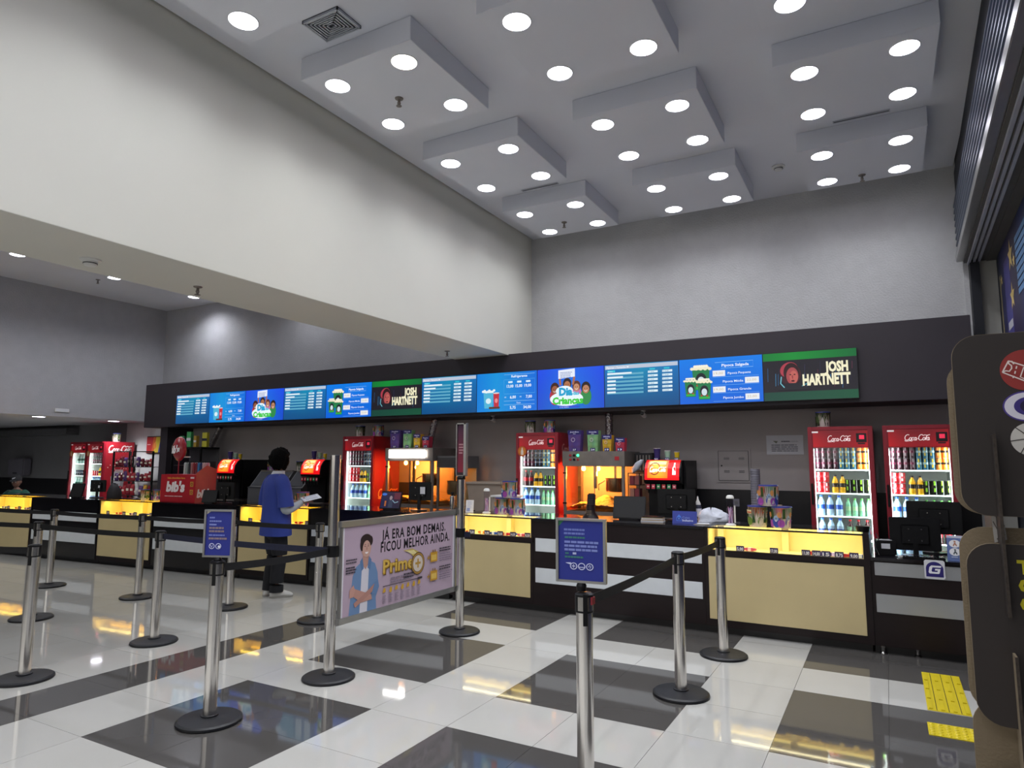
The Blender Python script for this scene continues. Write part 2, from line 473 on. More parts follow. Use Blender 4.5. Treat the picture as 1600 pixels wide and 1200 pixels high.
# main ceiling with its dropped square panels
ce = MB().box(SX1+.02, .88, -7, YW, ZC, ZC+.15, 'ceiling_paint').build('ceiling'); structure(ce)
gp = MB().box(SX1, SX1+.02, -7, YW, ZC+.04, ZC+.15, 'shutter_dark').build('trim_3'); structure(gp)
PXC = (-3.71, -1.90, -0.065); PYC = (8.07, 6.30, 4.525, 2.75, 0.97, -0.8)
for px in PXC:
    for py in PYC:
        MB().box(px-.6, px+.6, py-.6, py+.6, ZP, ZC-.001, 'ceiling_paint').build('ceiling_panel', ce, bevel=.004)
# left-hand hall
cl = MB().box(XF, SX0, -7, YW, ZL, ZL+.15, 'ceiling_paint').build('ceiling_left'); structure(cl)
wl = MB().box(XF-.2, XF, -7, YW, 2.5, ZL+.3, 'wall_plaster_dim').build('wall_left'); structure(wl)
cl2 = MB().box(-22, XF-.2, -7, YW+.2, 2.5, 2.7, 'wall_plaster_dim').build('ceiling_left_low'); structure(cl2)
wf = MB().box(-22, -15.25, YW, YW+.2, 1.2, 2.5, 'wall_shadow_grey').box(-22, -15.25, YW, YW+.2, 0, 1.2, 'splash_black').box(-15.25, -13.6, YW, YW+.2, 0, 2.5, 'wall_plaster').build('wall_far_left'); structure(wf)  # one wall: lit right end and shaded left stretch painted as two greys
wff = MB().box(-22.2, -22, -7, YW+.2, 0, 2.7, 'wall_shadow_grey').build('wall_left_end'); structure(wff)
du = MB().box(-22, -17.2, 8.9, 9.19, 2.27, 2.42, 'machine_grey').build('air_duct')
tag(du, 'long grey duct high on the dark far-left wall', 'duct')
wr = MB().box(-22, 3, -7.2, -7, 0, 5.5, 'wall_white').build('wall_front'); structure(wr)

# dark menu fascia
FY, FZ0, FZ1 = 8.46, 2.33, 3.22
fa = MB().box(-13.45, .86, FY, YW-.002, FZ0, FZ1, 'fascia_dark').build('fascia', bevel=.004); structure(fa); fa.name = 'trim_4'
ps = MB().box(-13.08, -12.85, 8.6, YW-.02, 0, FZ0, 'fascia_dark').build('pillar_left'); structure(ps)

# right side: roller shutter in its guides, lintel, pillar, mural
def rx(y, x=0.9): return x - (9.2-y)*0.023
rw = MB().add([(rx(9.2), 9.2, 4.0), (rx(-7), -7, 4.0), (rx(-7), -7, 5.5), (rx(9.2), 9.2, 5.5), (rx(9.2)+.5, 9.2, 4.0), (rx(-7)+.5, -7, 4.0), (rx(-7)+.5, -7, 5.5), (rx(9.2)+.5, 9.2, 5.5)],
    [(0, 1, 2, 3), (5, 4, 7, 6), (4, 5, 1, 0), (3, 2, 6, 7), (0, 3, 7, 4), (1, 5, 6, 2)], 'shutter_dark').build('wall_right'); structure(rw)
SL = 9.1+3; SA = math.atan(0.023)
sh = thing('roller_shutter', 'ribbed steel roller shutter rolled up along the upper right wall', 'shutter', (rx(9.12)-.02, 9.12, 4.0), -SA-PI/2)
# local x runs toward the camera, local -y faces the hall
nrib = 8
for k in range(nrib):
    z0 = .06+k*.078
    MB().add([(0, 0, z0), (SL, 0, z0), (0, -.034, z0+.022), (SL, -.034, z0+.022), (0, -.034, z0+.046), (SL, -.034, z0+.046), (0, 0, z0+.068), (SL, 0, z0+.068)],
        [(0, 1, 3, 2), (2, 3, 5, 4), (4, 5, 7, 6)], 'shutter_metal').build('shutter_slat', sh)
MB().box(0, SL, -.045, .03, -.03, .06, 'alu_frame').build('bottom_rail', sh, bevel=.006)
MB().box(0, SL, -.002, .0, .05, 1.05, 'shutter_dark').build('backing', sh)
ra = MB()
for k in range(3): ra.box(0, SL, .06+k*.045, .085+k*.045, -.08, -.05, 'grille_grey')
ra.box(0, SL, .03, .24, -.05, -.02, 'lintel_grey')
gr = ra.build('shutter_guide', sh)
li = MB().add([(rx(9.2)+.22, 9.2, 3.94), (rx(-3)+.22, -3, 3.94), (rx(-3)+.62, -3, 3.94), (rx(9.2)+.62, 9.2, 3.94), (rx(9.2)+.22, 9.2, 3.99), (rx(-3)+.22, -3, 3.99), (rx(-3)+.62, -3, 3.99), (rx(9.2)+.62, 9.2, 3.99)],
    [(0, 3, 2, 1), (4, 5, 6, 7), (0, 1, 5, 4), (2, 3, 7, 6), (1, 2, 6, 5), (0, 4, 7, 3)], 'lintel_grey').build('lintel'); structure(li)
ch = MB().box(.95, 1.04, 9.0, 9.3, 0, 4.2, 'shutter_dark').build('trim_5'); structure(ch)
st = MB().box(.90, .95, 9.16, 9.3, 0, 5.0, 'wall_plaster').build('trim_6'); structure(st)
pl = MB().box(1.04, 1.21, 9.1, 9.4, 0, 3.98, 'pillar_grey').build('pillar'); structure(pl)
wr2 = MB().add([(1.235, 9.4, 0), (1.235-16.4*.023, -7, 0), (1.6, -7, 0), (1.6, 9.4, 0), (1.235, 9.4, 4.3), (1.235-16.4*.023, -7, 4.3), (1.6, -7, 4.3), (1.6, 9.4, 4.3)],
    [(3, 2, 1, 0), (4, 5, 6, 7), (0, 1, 5, 4), (1, 2, 6, 5), (2, 3, 7, 6), (3, 0, 4, 7)], 'mural_dark').build('wall_right_outer'); structure(wr2)
wr3 = MB().box(1.6, 3, -7, 9.4, 4.2, 5.5, 'mural_dark').build('wall_right_upper'); structure(wr3)
# mural on that wall
mu = thing('wall_mural', 'dark blue mural with gold stars on the wall at the right edge', 'mural', (1.21, 9.0, 2.0), -PI/2-SA)
MB().box(0, 5.2, -.005, .014, 0, 1.95, 'mural_dark').build('backing', mu)
a = Art()
a.grid(0, 0, 5.2, 1.95, 12, 4, lambda u, v: (0.13+.08*math.sin(u*9)**2, 0.135+.04*v, 0.24+.14*math.sin(u*14)**2))
a.rect(.06, 0, .16, 1.7, '#8a7d60'); a.rect(.45, 0, .85, 1.75, '#4a4788'); a.rect(.5, 1.02, .82, 1.10, '#b8b8c0')
def star(u, v, r, col, k=5):
    a.poly([(u+(r if i % 2 == 0 else r*.42)*math.sin(PI*i/k)*1.0, v+(r if i % 2 == 0 else r*.42)*math.cos(PI*i/k)) for i in range(2*k)], col)
for (u, v, r) in ((.97, 1.70, .17), (1.17, 1.60, .08), (.92, 1.30, .15), (.25, 1.62, .07), (2.5, 1.0, .15), (3.2, 1.5, .2), (4.1, .8, .2), (1.2, .35, .1)): star(u, v, r, '#d8bd74')
for k in range(8): a.rect(1.35, 1.22+k*.07, 2.3, 1.275+k*.07, '#5c86b4')
a.build('mural_print', mu, lambda u, v, t: (u, -.005-t, v))

# ================================================================== CEILING LAMPS, VENTS, DETECTORS
def lamp_mesh(em):
    return MB().lathe([(.0, -.001), (.106, -.001), (.106, .004)], em, 28).mesh('diffuser')
trim_me = MB().lathe([(.106, .004), (.106, -.002), (.109, -.002), (.112, .0), (.112, .004)], 'lamp_trim', 28).mesh('trim_ring')
dm = {'lamp_white': lamp_mesh('lamp_white'), 'lamp_warm': lamp_mesh('lamp_warm')}
spot = {}
def downlight(x, y, z, watts, label, group, em='lamp_white', angle=150, col=(0.93, 0.955, 1.0)):
    t = thing('recessed_downlight', label, 'ceiling light', (x, y, z-.004), 0, group)
    for nm, me in (('diffuser', dm[em]), ('trim_ring', trim_me)):
        o = bpy.data.objects.new(nm, me); COL.objects.link(o); o.parent = t
    k = (watts, angle, em)
    if k not in spot:
        l = bpy.data.lights.new('downlight_beam', 'SPOT'); l.energy = watts*4; l.spot_size = math.radians(angle); l.spot_blend = 0.8
        l.shadow_soft_size = 0.07; l.color = col if em == 'lamp_white' else (1, .97, .86); spot[k] = l
    lo = bpy.data.objects.new('downlight_beam', spot[k]); COL.objects.link(lo); lo.parent = t; lo.location = (0, 0, -.012)
ordn = ['first', 'second', 'third', 'fourth', 'fifth', 'sixth']
coln = ['beam-side', 'middle', 'shutter-side']
for i, px in enumerate(PXC):
    for j, py in enumerate(PYC):
        for a_, sx in (('left', -.37), ('right', .37)):
            for b_, sy in (('far', .385), ('near', -.385)):
                warm = (i == 0 and j == 2 and a_ == 'right' and b_ == 'near')
                lb = '%s %s downlight of the %s %s ceiling panel counted from the back wall' % (b_, a_, ordn[j], coln[i])
                if warm: lb = 'slightly warm yellow downlight on the dropped panel beside the air vent'
                downlight(px+sx, py+sy, ZP, MAIN_W, lb, 'downlights of the dropped ceiling panels', 'lamp_warm' if warm else 'lamp_white', 140)
for k, y in enumerate((8.63, 6.99, 5.40, 3.8, 2.2)):
    downlight(-12.31, y, ZL, SIDE_W, 'downlight on the high left ceiling beyond the beam, number %s from the back wall' % ['one', 'two', 'three', 'four', 'five'][k], 'downlights of the left ceiling', angle=150)
for qx, x in enumerate((-9.4, -6.9)):
    for qy, y in enumerate((8.5, 6.2, 3.9, 1.0)):
        downlight(x, y, ZL, SIDE_W*.45, 'left-ceiling downlight in the %s hidden row, %s from the back wall' % (ordn[qx], ordn[qy]), 'downlights of the left ceiling', angle=150)
for k, (x, y) in enumerate(((-14.45, 6.95), (-14.6, 8.5))):
    downlight(x, y, 2.5, LOW_W, 'flat downlight in the low far-left ceiling, %s' % ['left one of the two', 'right one by the camera dome'][k], 'downlights of the low ceiling', angle=140)

for k, (x, y) in enumerate(((-18.2, 6.6), (-17.6, 4.4))):  # unseen lamps added past the frame edge to brighten the far-left wall
    downlight(x, y, 2.5, LOW_W, 'added unseen downlight in the low far-left ceiling, out past the left edge, %s one' % ['farther', 'nearer'][k], 'downlights of the low ceiling', angle=150)

# supply-air diffuser
vn = thing('air_diffuser', 'square louvred air vent set in the main ceiling', 'air vent', (-3.735, 3.70, ZC-.02)); vn.scale = (.86, .86, 1)
MB().box(-.22, .22, -.16, .16, .012, .02, 'grille_dark').build('vent_box', vn)
for (x0, x1, y0, y1) in ((-.22, .22, -.16, -.145), (-.22, .22, .145, .16), (-.22, -.205, -.16, .16), (.205, .22, -.16, .16)):
    MB().box(x0, x1, y0, y1, -.006, .013, 'grille_grey').build('vent_frame', vn)
for k in range(6):
    f = 1-k*.155; w_, h_ = .20*f, .14*f; z = .004
    for q in ((-w_, w_, -h_, -h_+.009), (-w_, w_, h_-.009, h_), (-w_, -w_+.011, -h_, h_), (w_-.011, w_, -h_, h_)):
        MB().box(*q, z-.008, z+.004, 'grille_grey').build('louvre', vn)
for k, (x, y, z, lb) in enumerate(((-3.71, 7.40, ZC, 'thin slot diffuser between two beam-side ceiling panels'), (-.04, 7.39, ZC, 'thin slot diffuser between two shutter-side ceiling panels'))):
    s_ = thing('slot_diffuser', lb, 'air vent', (x, y-.0, z-.006))
    MB().box(-.26, .26, -.025, .025, 0, .006, 'grille_grey').build('slot_frame', s_)
    MB().box(-.25, .25, -.006, .006, -.002, .002, 'grille_dark').build('slot', s_)
def sprinkler(x, y, z, lb):
    t = thing('sprinkler_head', lb, 'sprinkler', (x, y, z))
    MB().lathe([(.04, 0), (.036, -.008), (.012, -.012), (.012, -.035), (.018, -.045), (.008, -.07)], 'steel_dark', 12).build('body', t, smooth=.6)
    MB().lathe([(.026, -.072), (.026, -.076), (.004, -.078)], 'steel_dark', 12).build('deflector', t)
sprinkler(-3.735, 4.57, ZP, 'sprinkler head on the dropped panel with the warm downlight')
sprinkler(-3.74, 8.21, ZP, 'small sprinkler on the beam-side panel nearest the back wall')
sprinkler(-.07, 8.45, ZP, 'sprinkler head on the shutter-side panel nearest the back wall')
sprinkler(-5.33, 3.77, ZB-.004, 'sprinkler head under the white beam near the left ceiling light')
sprinkler(-5.35, 7.74, ZB-.004, 'small sprinkler under the beam close to the dark fascia')
sprinkler(-12.71, 6.92, ZL, 'small sprinkler on the high left ceiling')
def smoke(x, y, z, lb):
    t = thing('smoke_detector', lb, 'smoke detector', (x, y, z))
    MB().lathe([(.075, 0), (.075, -.012), (.06, -.016)], 'white_plastic', 20).build('mount', t, smooth=.6)
    MB().lathe([(.048, -.016), (.05, -.03), (.04, -.05), (.02, -.055)], 'white_plastic', 20).build('sensor', t, smooth=.6)
    MB().lathe([(.051, -.03), (.051, -.036)], 'black_plastic', 20).build('vent_slots', t)
smoke(-5.34, 2.84, ZB-.004, 'white smoke detector under the white beam')
smoke(-.94, 8.23, ZC, 'small grey smoke detector on the main ceiling near the back wall')

# cctv cameras under the fascia
def cctv(x, y, z, lb, rz=0):
    t = thing('security_camera', lb, 'security camera', (x, y, z), rz)
    MB().lathe([(.03, 0), (.03, -.012), (.012, -.02), (.012, -.04)], 'camera_white', 14).build('mount', t, smooth=.6)
    X = Matrix.Translation((0, 0, -.055)) @ Matrix.Rotation(math.radians(75), 4, 'X')
    MB().lathe([(.028, -.06), (.03, -.055), (.03, .05), (.026, .055)], 'camera_white', 16, X=X).build('housing', t, smooth=.6)
    MB().lathe([(.027, .055), (.024, .075), (.012, .078)], 'black_plastic', 16, X=X).build('lens', t, smooth=.6)
cctv(-5.08, 8.56, FZ0, 'small white security camera hanging under the fascia left of centre')
cctv(-2.77, 8.56, FZ0, 'small white security camera hanging under the fascia above the soda fountain')
cctv(-14.0, 8.9, 2.5, 'tiny white security camera at the low far-left ceiling edge')
pl_ = thing('wall_plate', 'small pale nameplate on the far-left wall above the low opening', 'sign', (XF+.001, 7.15, 2.62))
MB().box(0, .02, -.13, .13, -.035, .035, 'white_plastic').build('plate', pl_, bevel=.004)
MB().box(.02, .022, -.11, .11, -.025, .025, 'paper').build('face', pl_)
# ================================================================== MENU SCREENS
SW, SH = 1.0, 0.566
def scr_list():
    a = Art()
    a.grid(0, 0, SW, SH, 6, 6, lambda u, v: (0.02+.03*v, 0.30+.28*v*(1-abs(u-.5)), 0.52+.22*v))
    a.rect(.01, .505, .99, .555, '#b9c4d6'); a.text('Pipocas - Tamanho M', .03, .515, .026, '#eef4ff', bold=.01)
    a.rect(.04, .465, .15, .49, '#38c8dc'); a.text('Combos', .05, .469, .014, '#eef4ff')
    for x in (.62, .81): a.rect(x, .468, x+.075, .488, '#2fb9cf')
    wd = (.34, .22, .12, .12, .12, .12)
    for i in range(6):
        y = .42-i*.05
        a.rect(.04, y, .54, y+.026, '#5fa9c6'); a.rect(.04, y+.013, .04+wd[i], y+.036, '#e6f2f8')
        for x in (.6, .79):
            a.rect(x, y+.008, x+.13, y+.036, '#d8ecf5'); a.text(('10 18,00', '12 20,00', '16 24,00')[i % 3], x+.01, y+.013, .016, '#256a8c')
    return a
def cupdraw(a, u, v, w, h, cols, straw=False):
    a.poly([(u-w*.40, v), (u+w*.40, v), (u+w*.5, v+h), (u-w*.5, v+h)], cols[0])
    a.ell(u, v+h, w*.54, h*.05, cols[1]); a.ell(u, v+h*.45, w*.26, h*.17, cols[2])
def scr_drink():
    a = Art()
    a.grid(0, 0, SW, SH, 6, 5, lambda u, v: (0.0+.05*(1-abs(u-.35)*2), 0.42+.16*(1-abs(u-.35)*1.6), 0.86))
    cupdraw(a, .20, .05, .17, .24, ('#4fb4d8', '#eef6fa', '#d8eef6')); cupdraw(a, .335, .07, .10, .20, ('#c22b3a', '#e9d8da', '#e98a90'))
    for k in range(8): a.ell(.11+.027*k, .30+.012*math.sin(k*2), .022, .018, '#e9f2f6', 10)
    for k in range(6): a.ell(.23+.03*k, .055, .02, .018, '#5a3426', 8)
    a.stroke([(.47, .53), (.97, .53)], .004, '#9fd4f2'); a.text('Refrigerante', .59, .485, .034, '#eef8ff', w=.26, bold=.02)
    a.stroke([(.47, .455), (.97, .455), (.97, .25), (.47, .25), (.47, .455)], .004, '#62b7ea')
    for i, p in enumerate(('13,00', '15,00', '19,00')):
        a.rect(.54+i*.145, .405, .61+i*.145, .432, '#d5ecfa'); a.text(p, .515+i*.145, .34, .042, '#f2faff', w=.11, bold=.02)
    a.text('m', .48, .19, .03, '#d8eefa'); a.text('6,00', .57, .18, .042, '#f2faff', bold=.02); a.text('m', .73, .19, .03, '#d8eefa'); a.text('7,00', .83, .18, .042, '#f2faff', bold=.02)
    a.stroke([(.47, .145), (.97, .145)], .004, '#9fd4f2'); a.text('Suco', .68, .105, .025, '#eef8ff')
    a.stroke([(.47, .09), (.97, .09)], .004, '#9fd4f2'); a.text('5,75', .57, .03, .042, '#f2faff', bold=.02); a.text('34,00', .79, .03, .042, '#f2faff', bold=.02)
    return a
def child(a, u, v, s, hair, skin, shirt):
    a.ell(u, v-.085*s, .07*s, .10*s, shirt); a.ell(u, v+.02*s, .058*s, .07*s, hair); a.ell(u, v, .042*s, .05*s, skin)
    a.ell(u-.015*s, v+.008*s, .005*s, .006*s, '#1a1010', 8); a.ell(u+.015*s, v+.008*s, .005*s, .006*s, '#1a1010', 8); a.ring(u, v-.008*s, .015*s, .02*s, '#ffffff', 10, PI*1.1, PI*1.9)
def scr_kids():
    a = Art()
    a.grid(0, 0, SW, SH, 6, 5, lambda u, v: (0.05+.04*v, 0.27+.22*(1-abs(u-.5)*1.8)*(1-v*.4), 0.80+.1*v))
    child(a, .27, .27, 1.15, '#3a1812', '#9a5a40', '#b02a3a'); child(a, .46, .33, 1.1, '#2a1a1a', '#b07048', '#4a6ac8')
    child(a, .60, .29, 1.05, '#5a2c20', '#c08868', '#c870a8'); child(a, .74, .26, 1.15, '#241412', '#b88060', '#2f8a48')
    a.stroke([(.36, .33), (.35, .43), (.38, .47)], .03, '#a86848'); a.stroke([(.55, .33), (.57, .43), (.55, .47)], .03, '#a86848')
    a.poly([(.33, .42), (.58, .44), (.58, .555), (.33, .54)], '#e6ecfa'); a.lines(.36, .50, .19, 4, .022, .009, '#7688b8', seed=4)
    a.ell(.45, .14, .25, .10, '#e8f6ff'); a.ell(.42, .25, .13, .07, '#e8f6ff')
    a.text('Dia', .34, .19, .105, '#149fd0', bold=.06); a.text('das', .55, .19, .05, '#1fb8d8', bold=.04)
    a.text('Crianças', .24, .07, .095, '#35c836', w=.46, bold=.05)
    a.rect(.33, .012, .64, .04, '#2a4ad0'); a.text('12 de outubro', .35, .016, .018, '#dfe8ff')
    return a
def bucketdraw(a, u, v, w, h):
    a.poly([(u-w*.40, v), (u+w*.40, v), (u+w*.5, v+h), (u-w*.5, v+h)], '#1f7a4a')
    a.ell(u, v+h*.5, w*.30, h*.30, '#1a2028'); a.ell(u, v+h*.42, w*.20, h*.20, '#cfe0e6'); a.rect(u-w*.38, v+.01, u+w*.38, v+h*.16, '#2fb048')
    a.ell(u-w*.2, v+h*.22, w*.07, w*.07, '#b03a2a', 10); a.ell(u+w*.2, v+h*.2, w*.07, w*.07, '#b03a2a', 10)
    for k in range(9): a.ell(u-w*.5+w*k/8, v+h+.008*math.sin(k*3), w*.11, w*.09, '#f0e8c8', 10)
    for k in range(6): a.ell(u-w*.32+w*.64*k/5, v+h+.028, w*.10, w*.08, '#f6f0da', 10)
def scr_pop():
    a = Art()
    a.grid(0, 0, SW, SH, 6, 5, lambda u, v: (0.0, 0.38+.1*v, 0.85+.05*v))
    bucketdraw(a, .27, .17, .22, .27); bucketdraw(a, .14, .09, .15, .20); bucketdraw(a, .31, .05, .17, .22)
    a.stroke([(.45, .50), (.9, .50), (.9, .425), (.52, .425)], .004, '#8fc8f6'); a.text('Pipoca Salgada', .53, .445, .034, '#f2f8ff', w=.32, bold=.02)
    for i, (n, s_) in enumerate((('Pipoca Pequena', 0), ('Pipoca Média', 1), ('Pipoca Grande', 0), ('Pipoca Jumbo', 1))):
        y = .34-i*.10
        if s_: a.rect(.80, y-.012, .96, y+.06, '#e9ecf2'); a.text(n, .78, y+.008, .028, '#eaf4ff', 'r', w=.24, bold=.01); a.text('22,00', .82, y+.012, .028, '#c9b48c', w=.11)
        else: a.rect(.42, y-.012, .57, y+.06, '#e9ecf2'); a.text(n, .60, y+.008, .028, '#eaf4ff', w=.27, bold=.01); a.text('19,00', .435, y+.012, .028, '#c9b48c', w=.11)
        a.stroke([(.42, y-.022), (.96, y-.022)], .003, '#7fbef2')
    return a
def scr_actor():
    a = Art()
    a.rect(0, 0, SW, SH, '#1c1a24')
    a.grid(0, .475, SW, SH, 6, 2, lambda u, v: (0.05, 0.32+.22*(1-abs(u-.35)), 0.20)); a.grid(0, 0, SW, .10, 6, 2, lambda u, v: (0.08, 0.26+.06*u, 0.22))
    rnd = random.Random(5)
    for k in range(26):
        u = .02+.96*rnd.random(); v = .11+.25*rnd.random(); h = .05+.12*rnd.random()
        if .22 < u < .42: continue
        a.stroke([(u, v), (u+.004, v+h)], .006, rnd.choice(['#2a5a86', '#34304e', '#5a2a40', '#3a7ca8', '#272a3e']))
    a.ell(.30, .30, .115, .13, '#3a1a24'); a.ell(.285, .36, .10, .085, '#a83848', rot=.5); a.ell(.31, .325, .085, .115, '#2a1418')
    a.ell(.32, .285, .066, .10, '#a4484c'); a.ell(.335, .27, .045, .075, '#bd6058'); a.ell(.30, .30, .011, .007, '#200c10', 10); a.ell(.345, .30, .011, .007, '#200c10', 10)
    a.ell(.325, .225, .02, .012, '#4a1a20', 12); a.poly([(.312, .29), (.33, .29), (.328, .25), (.318, .25)], '#8e3a40')
    a.poly([(.16, .12), (.25, .2), (.4, .2), (.52, .12)], '#1a1c26'); a.stroke([(.2, .28), (.19, .2), (.23, .15)], .012, '#6fb8c8'); a.stroke([(.42, .16), (.5, .2)], .01, '#3a9aa8')
    a.text('JOSH', .91, .315, .115, '#f2ecca', 'r', w=.24, bold=.05); a.text('HARTNETT', .93, .17, .125, '#f2ecca', 'r', w=.50, bold=.05)
    return a
kinds = [(scr_list, 'blue menu screen listing prices'), (scr_drink, 'blue menu screen with drink cups'), (scr_kids, 'blue children day advert screen'), (scr_list, ''), (scr_pop, 'blue popcorn price screen with three buckets'), (scr_actor, 'dark film trailer screen with white name lettering')]
cnt = {}; protos = {}
nm3 = ['left run of', 'middle run of', 'right run of']
bez_me = MB().box(-.003, SW+.005, 0, .05, -.006, SH+.006, 'screen_bezel').mesh('bezel')
seqs = [scr_list, scr_drink, scr_kids, scr_list, scr_pop, scr_actor, scr_list, scr_drink, scr_kids, scr_list, scr_pop, scr_actor]
desc = {scr_list: 'blue price-list screen', scr_drink: 'soft-drink menu screen with two cups', scr_kids: 'children\'s day advert screen', scr_pop: 'popcorn menu screen with three buckets', scr_actor: 'dark trailer screen with white lettering'}
pos_w = ['first from the left', 'second from the left', 'third from the left', 'fourth from the left', 'fifth from the left', 'sixth from the left', 'sixth from the right', 'fifth from the right', 'fourth from the right', 'third from the right', 'second from the right', 'last on the right']
X0, PITCH = -12.335, 1.0096
for i, fn in enumerate(seqs):
    t = thing('menu_screen', desc[fn] + ', ' + pos_w[i] + ' on the fascia', 'screen', (X0+i*PITCH, FY-.05, 2.378), 0, 'menu screens in a row on the dark fascia')
    b = bpy.data.objects.new('bezel', bez_me); COL.objects.link(b); b.parent = t
    if fn not in protos:
        protos[fn] = fn().build('screen_picture', None, lambda u, v, l: (u, -l, v), 'screen')
        protos[fn].parent = t
    else:
        o = protos[fn].copy(); COL.objects.link(o); o.parent = t

# ================================================================== COUNTERS
def strips(t, L, light, zs=((.655, .80), (.315, .475)), x0=.03, x1=None):
    x1 = L-.03 if x1 is None else x1
    for (a, b) in zs:
        MB().box(x0, x1, -.006, .02, a, b, light).build('metal_strip', t, bevel=.002)
def dark_counter(t, L, D=.72, body='counter_brown', top=1.02, light='strip_light', zs=((.655, .80), (.315, .475))):
    MB().box(0, L, .0, D, .07, top-.03, body).build('body', t, bevel=.003)
    MB().box(-.0, L, .07, D-.02, 0, .07, 'splash_black').build('plinth', t)
    MB().box(.0005, L-.0005, -.02, D+.01, top-.03, top, 'counter_top').build('worktop', t, bevel=.004)
    if zs: strips(t, L, light, zs)
def showcase(t, L, led, inside, D=.72, top=1.02, div=(.5,), lampcol=(1, .85, .4), watts=SHOW_W, side='counter_brown'):
    MB().box(0, L, .0, D, .07, .745, 'counter_brown').build('body', t, bevel=.003)
    MB().box(0, L, .07, D-.02, 0, .07, 'splash_black').build('plinth', t)
    MB().box(.035, L-.035, -.008, .01, .14, .735, 'cream_panel').build('front_panel', t, bevel=.002)
    MB().box(0, L, -.012, .03, .745, .80, side).build('front_rail', t, bevel=.002)
    for x in (0, L-.03): MB().box(x, x+.03, 0, D, .745, top-.012, side).build('side_panel', t)
    MB().box(.03, L-.03, .02, D-.03, .745, .79, inside).build('shelf_floor', t)
    MB().box(.03, L-.03, .36, .38, .79, top-.012, inside).build('back_panel', t)
    for x_ in (.0302, L-.0362): MB().box(x_, x_+.006, .012, .36, .79, top-.013, inside).build('inner_liner', t)
    for d in div: MB().box(L*d-.03, L*d+.03, .28, .36, .79, top-.012, inside).build('divider', t)
    MB().box(.03, L-.03, .38, D, .745, top-.012, 'counter_black').build('rear_store', t)
    MB().box(.03, L-.03, .004, .010, .80, top-.012, 'glass').build('front_glass', t)
    MB().box(0, L, -.015, .37, top-.012, top, 'glass').build('top_glass', t)
    MB().box(0, L, .37, D+.01, top-.012, top, 'counter_top').build('worktop', t)
    MB().box(0, L, -.017, -.013, top-.014, top+.001, 'black_plastic').build('glass_edge', t)
    MB().box(.05, L-.05, .31, .335, top-.028, top-.014, led).build('led_strip', t)
    l = bpy.data.lights.new('showcase_light', 'AREA'); l.shape = 'RECTANGLE'; l.size = L-.14; l.size_y = .04; l.energy = watts*L; l.color = lampcol
    o = bpy.data.objects.new('showcase_light', l); COL.objects.link(o); o.parent = t; o.location = (L/2, .10, top-.02); o.rotation_euler = (math.radians(12), 0, 0)
YR = 6.86
g1 = thing('glass_showcase', 'wide yellow-lit glass showcase counter at the right', 'display counter', (-1.62, YR, 0))
showcase(g1, 1.43, 'led_yellow', 'cream_inside', div=(.07, .5), lampcol=(1, .88, .5), watts=SHOW_W*1.1)
MB().box(1.40, 1.45, -.02, .73, .07, 1.03, 'counter_brown').build('end_post', g1, bevel=.003)
d1 = thing('counter_unit', 'dark brown counter unit with pale metal strips behind the blue sign', 'counter', (-3.53, YR, 0))
dark_counter(d1, 1.91)
g2 = thing('glass_showcase', 'yellow-lit glass showcase right of the banner', 'display counter', (-4.66, YR, 0))
showcase(g2, 1.13, 'led_yellow', 'cream_inside', div=(.58,), lampcol=(1, .88, .5), watts=SHOW_W*1.1)
r1 = thing('counter_unit', 'low dark counter unit with steel strips at the far right end', 'counter', (-.17, YR, 0))
dark_counter(r1, 1.15, top=.825, light='strip_metal', zs=((.67, .782), (.355, .511)), D=.8)
for fx_, fy_ in ((.06, .12), (.32, .16)):
    MB().lathe([(.028, 0), (.030, .008), (.018, .02), (.018, .05), (.024, .062), (.024, .07)], 'steel', 16, (fx_, fy_-.10, 0)).build('adjustable_foot', r1, smooth=.7)
st = thing('counter_stub', 'dark filler panel joining the counter to the right wall', 'counter', (.98, YR, 0))
MB().box(.004, .18, .02, 1.2, 0, .8, 'counter_brown').build('panel', st)
LD = Vector((-8.8, -.66, 0)).normalized(); LN = Vector((LD.y, -LD.x, 0))  # along the left run; LN points behind it
LRZ = math.atan2(-LD.y, -LD.x)
LP0 = Vector((-4.66, 6.855, 0))
def LQ(s, d=0.0, z=0.0):
    p = LP0 + LD*s - LN*0; n = Vector((-math.sin(LRZ), math.cos(LRZ), 0))
    return (p.x+n.x*d, p.y+n.y*d, z)
def left_unit(name, label, cat, s0, s1):
    return thing(name, label, cat, LQ(s1), LRZ), s1-s0
t, L = left_unit('counter_unit', 'long black counter unit behind the banner', 'counter', .04, 2.16); dark_counter(t, L, body='counter_black', light='strip_light')
t, L = left_unit('glass_showcase', 'amber-lit glass showcase in front of the man in blue', 'display counter', 2.17, 3.48); showcase(t, L, 'led_amber', 'cream_inside', div=(.55,), lampcol=(1, .68, .08), watts=SHOW_W*1.6, side='counter_black')
t, L = left_unit('counter_unit', 'black counter unit with pale strips carrying the red candy box', 'counter', 3.49, 5.24); dark_counter(t, L, body='counter_black')
t, L = left_unit('glass_showcase', 'amber-lit glass showcase left of the red candy box', 'display counter', 5.25, 6.53); showcase(t, L, 'led_amber', 'cream_inside', div=(.5,), lampcol=(1, .74, .2), watts=SHOW_W*1.3, side='counter_black')
t, L = left_unit('counter_unit', 'black counter unit with pale strips near the left edge', 'counter', 6.54, 8.28); dark_counter(t, L, body='counter_black')
t, L = left_unit('glass_showcase', 'amber-lit glass showcase at the left edge of the photo', 'display counter', 8.29, 9.8); showcase(t, L, 'led_amber', 'cream_inside', div=(.5,), lampcol=(1, .68, .08), watts=SHOW_W*1.6, side='counter_black')
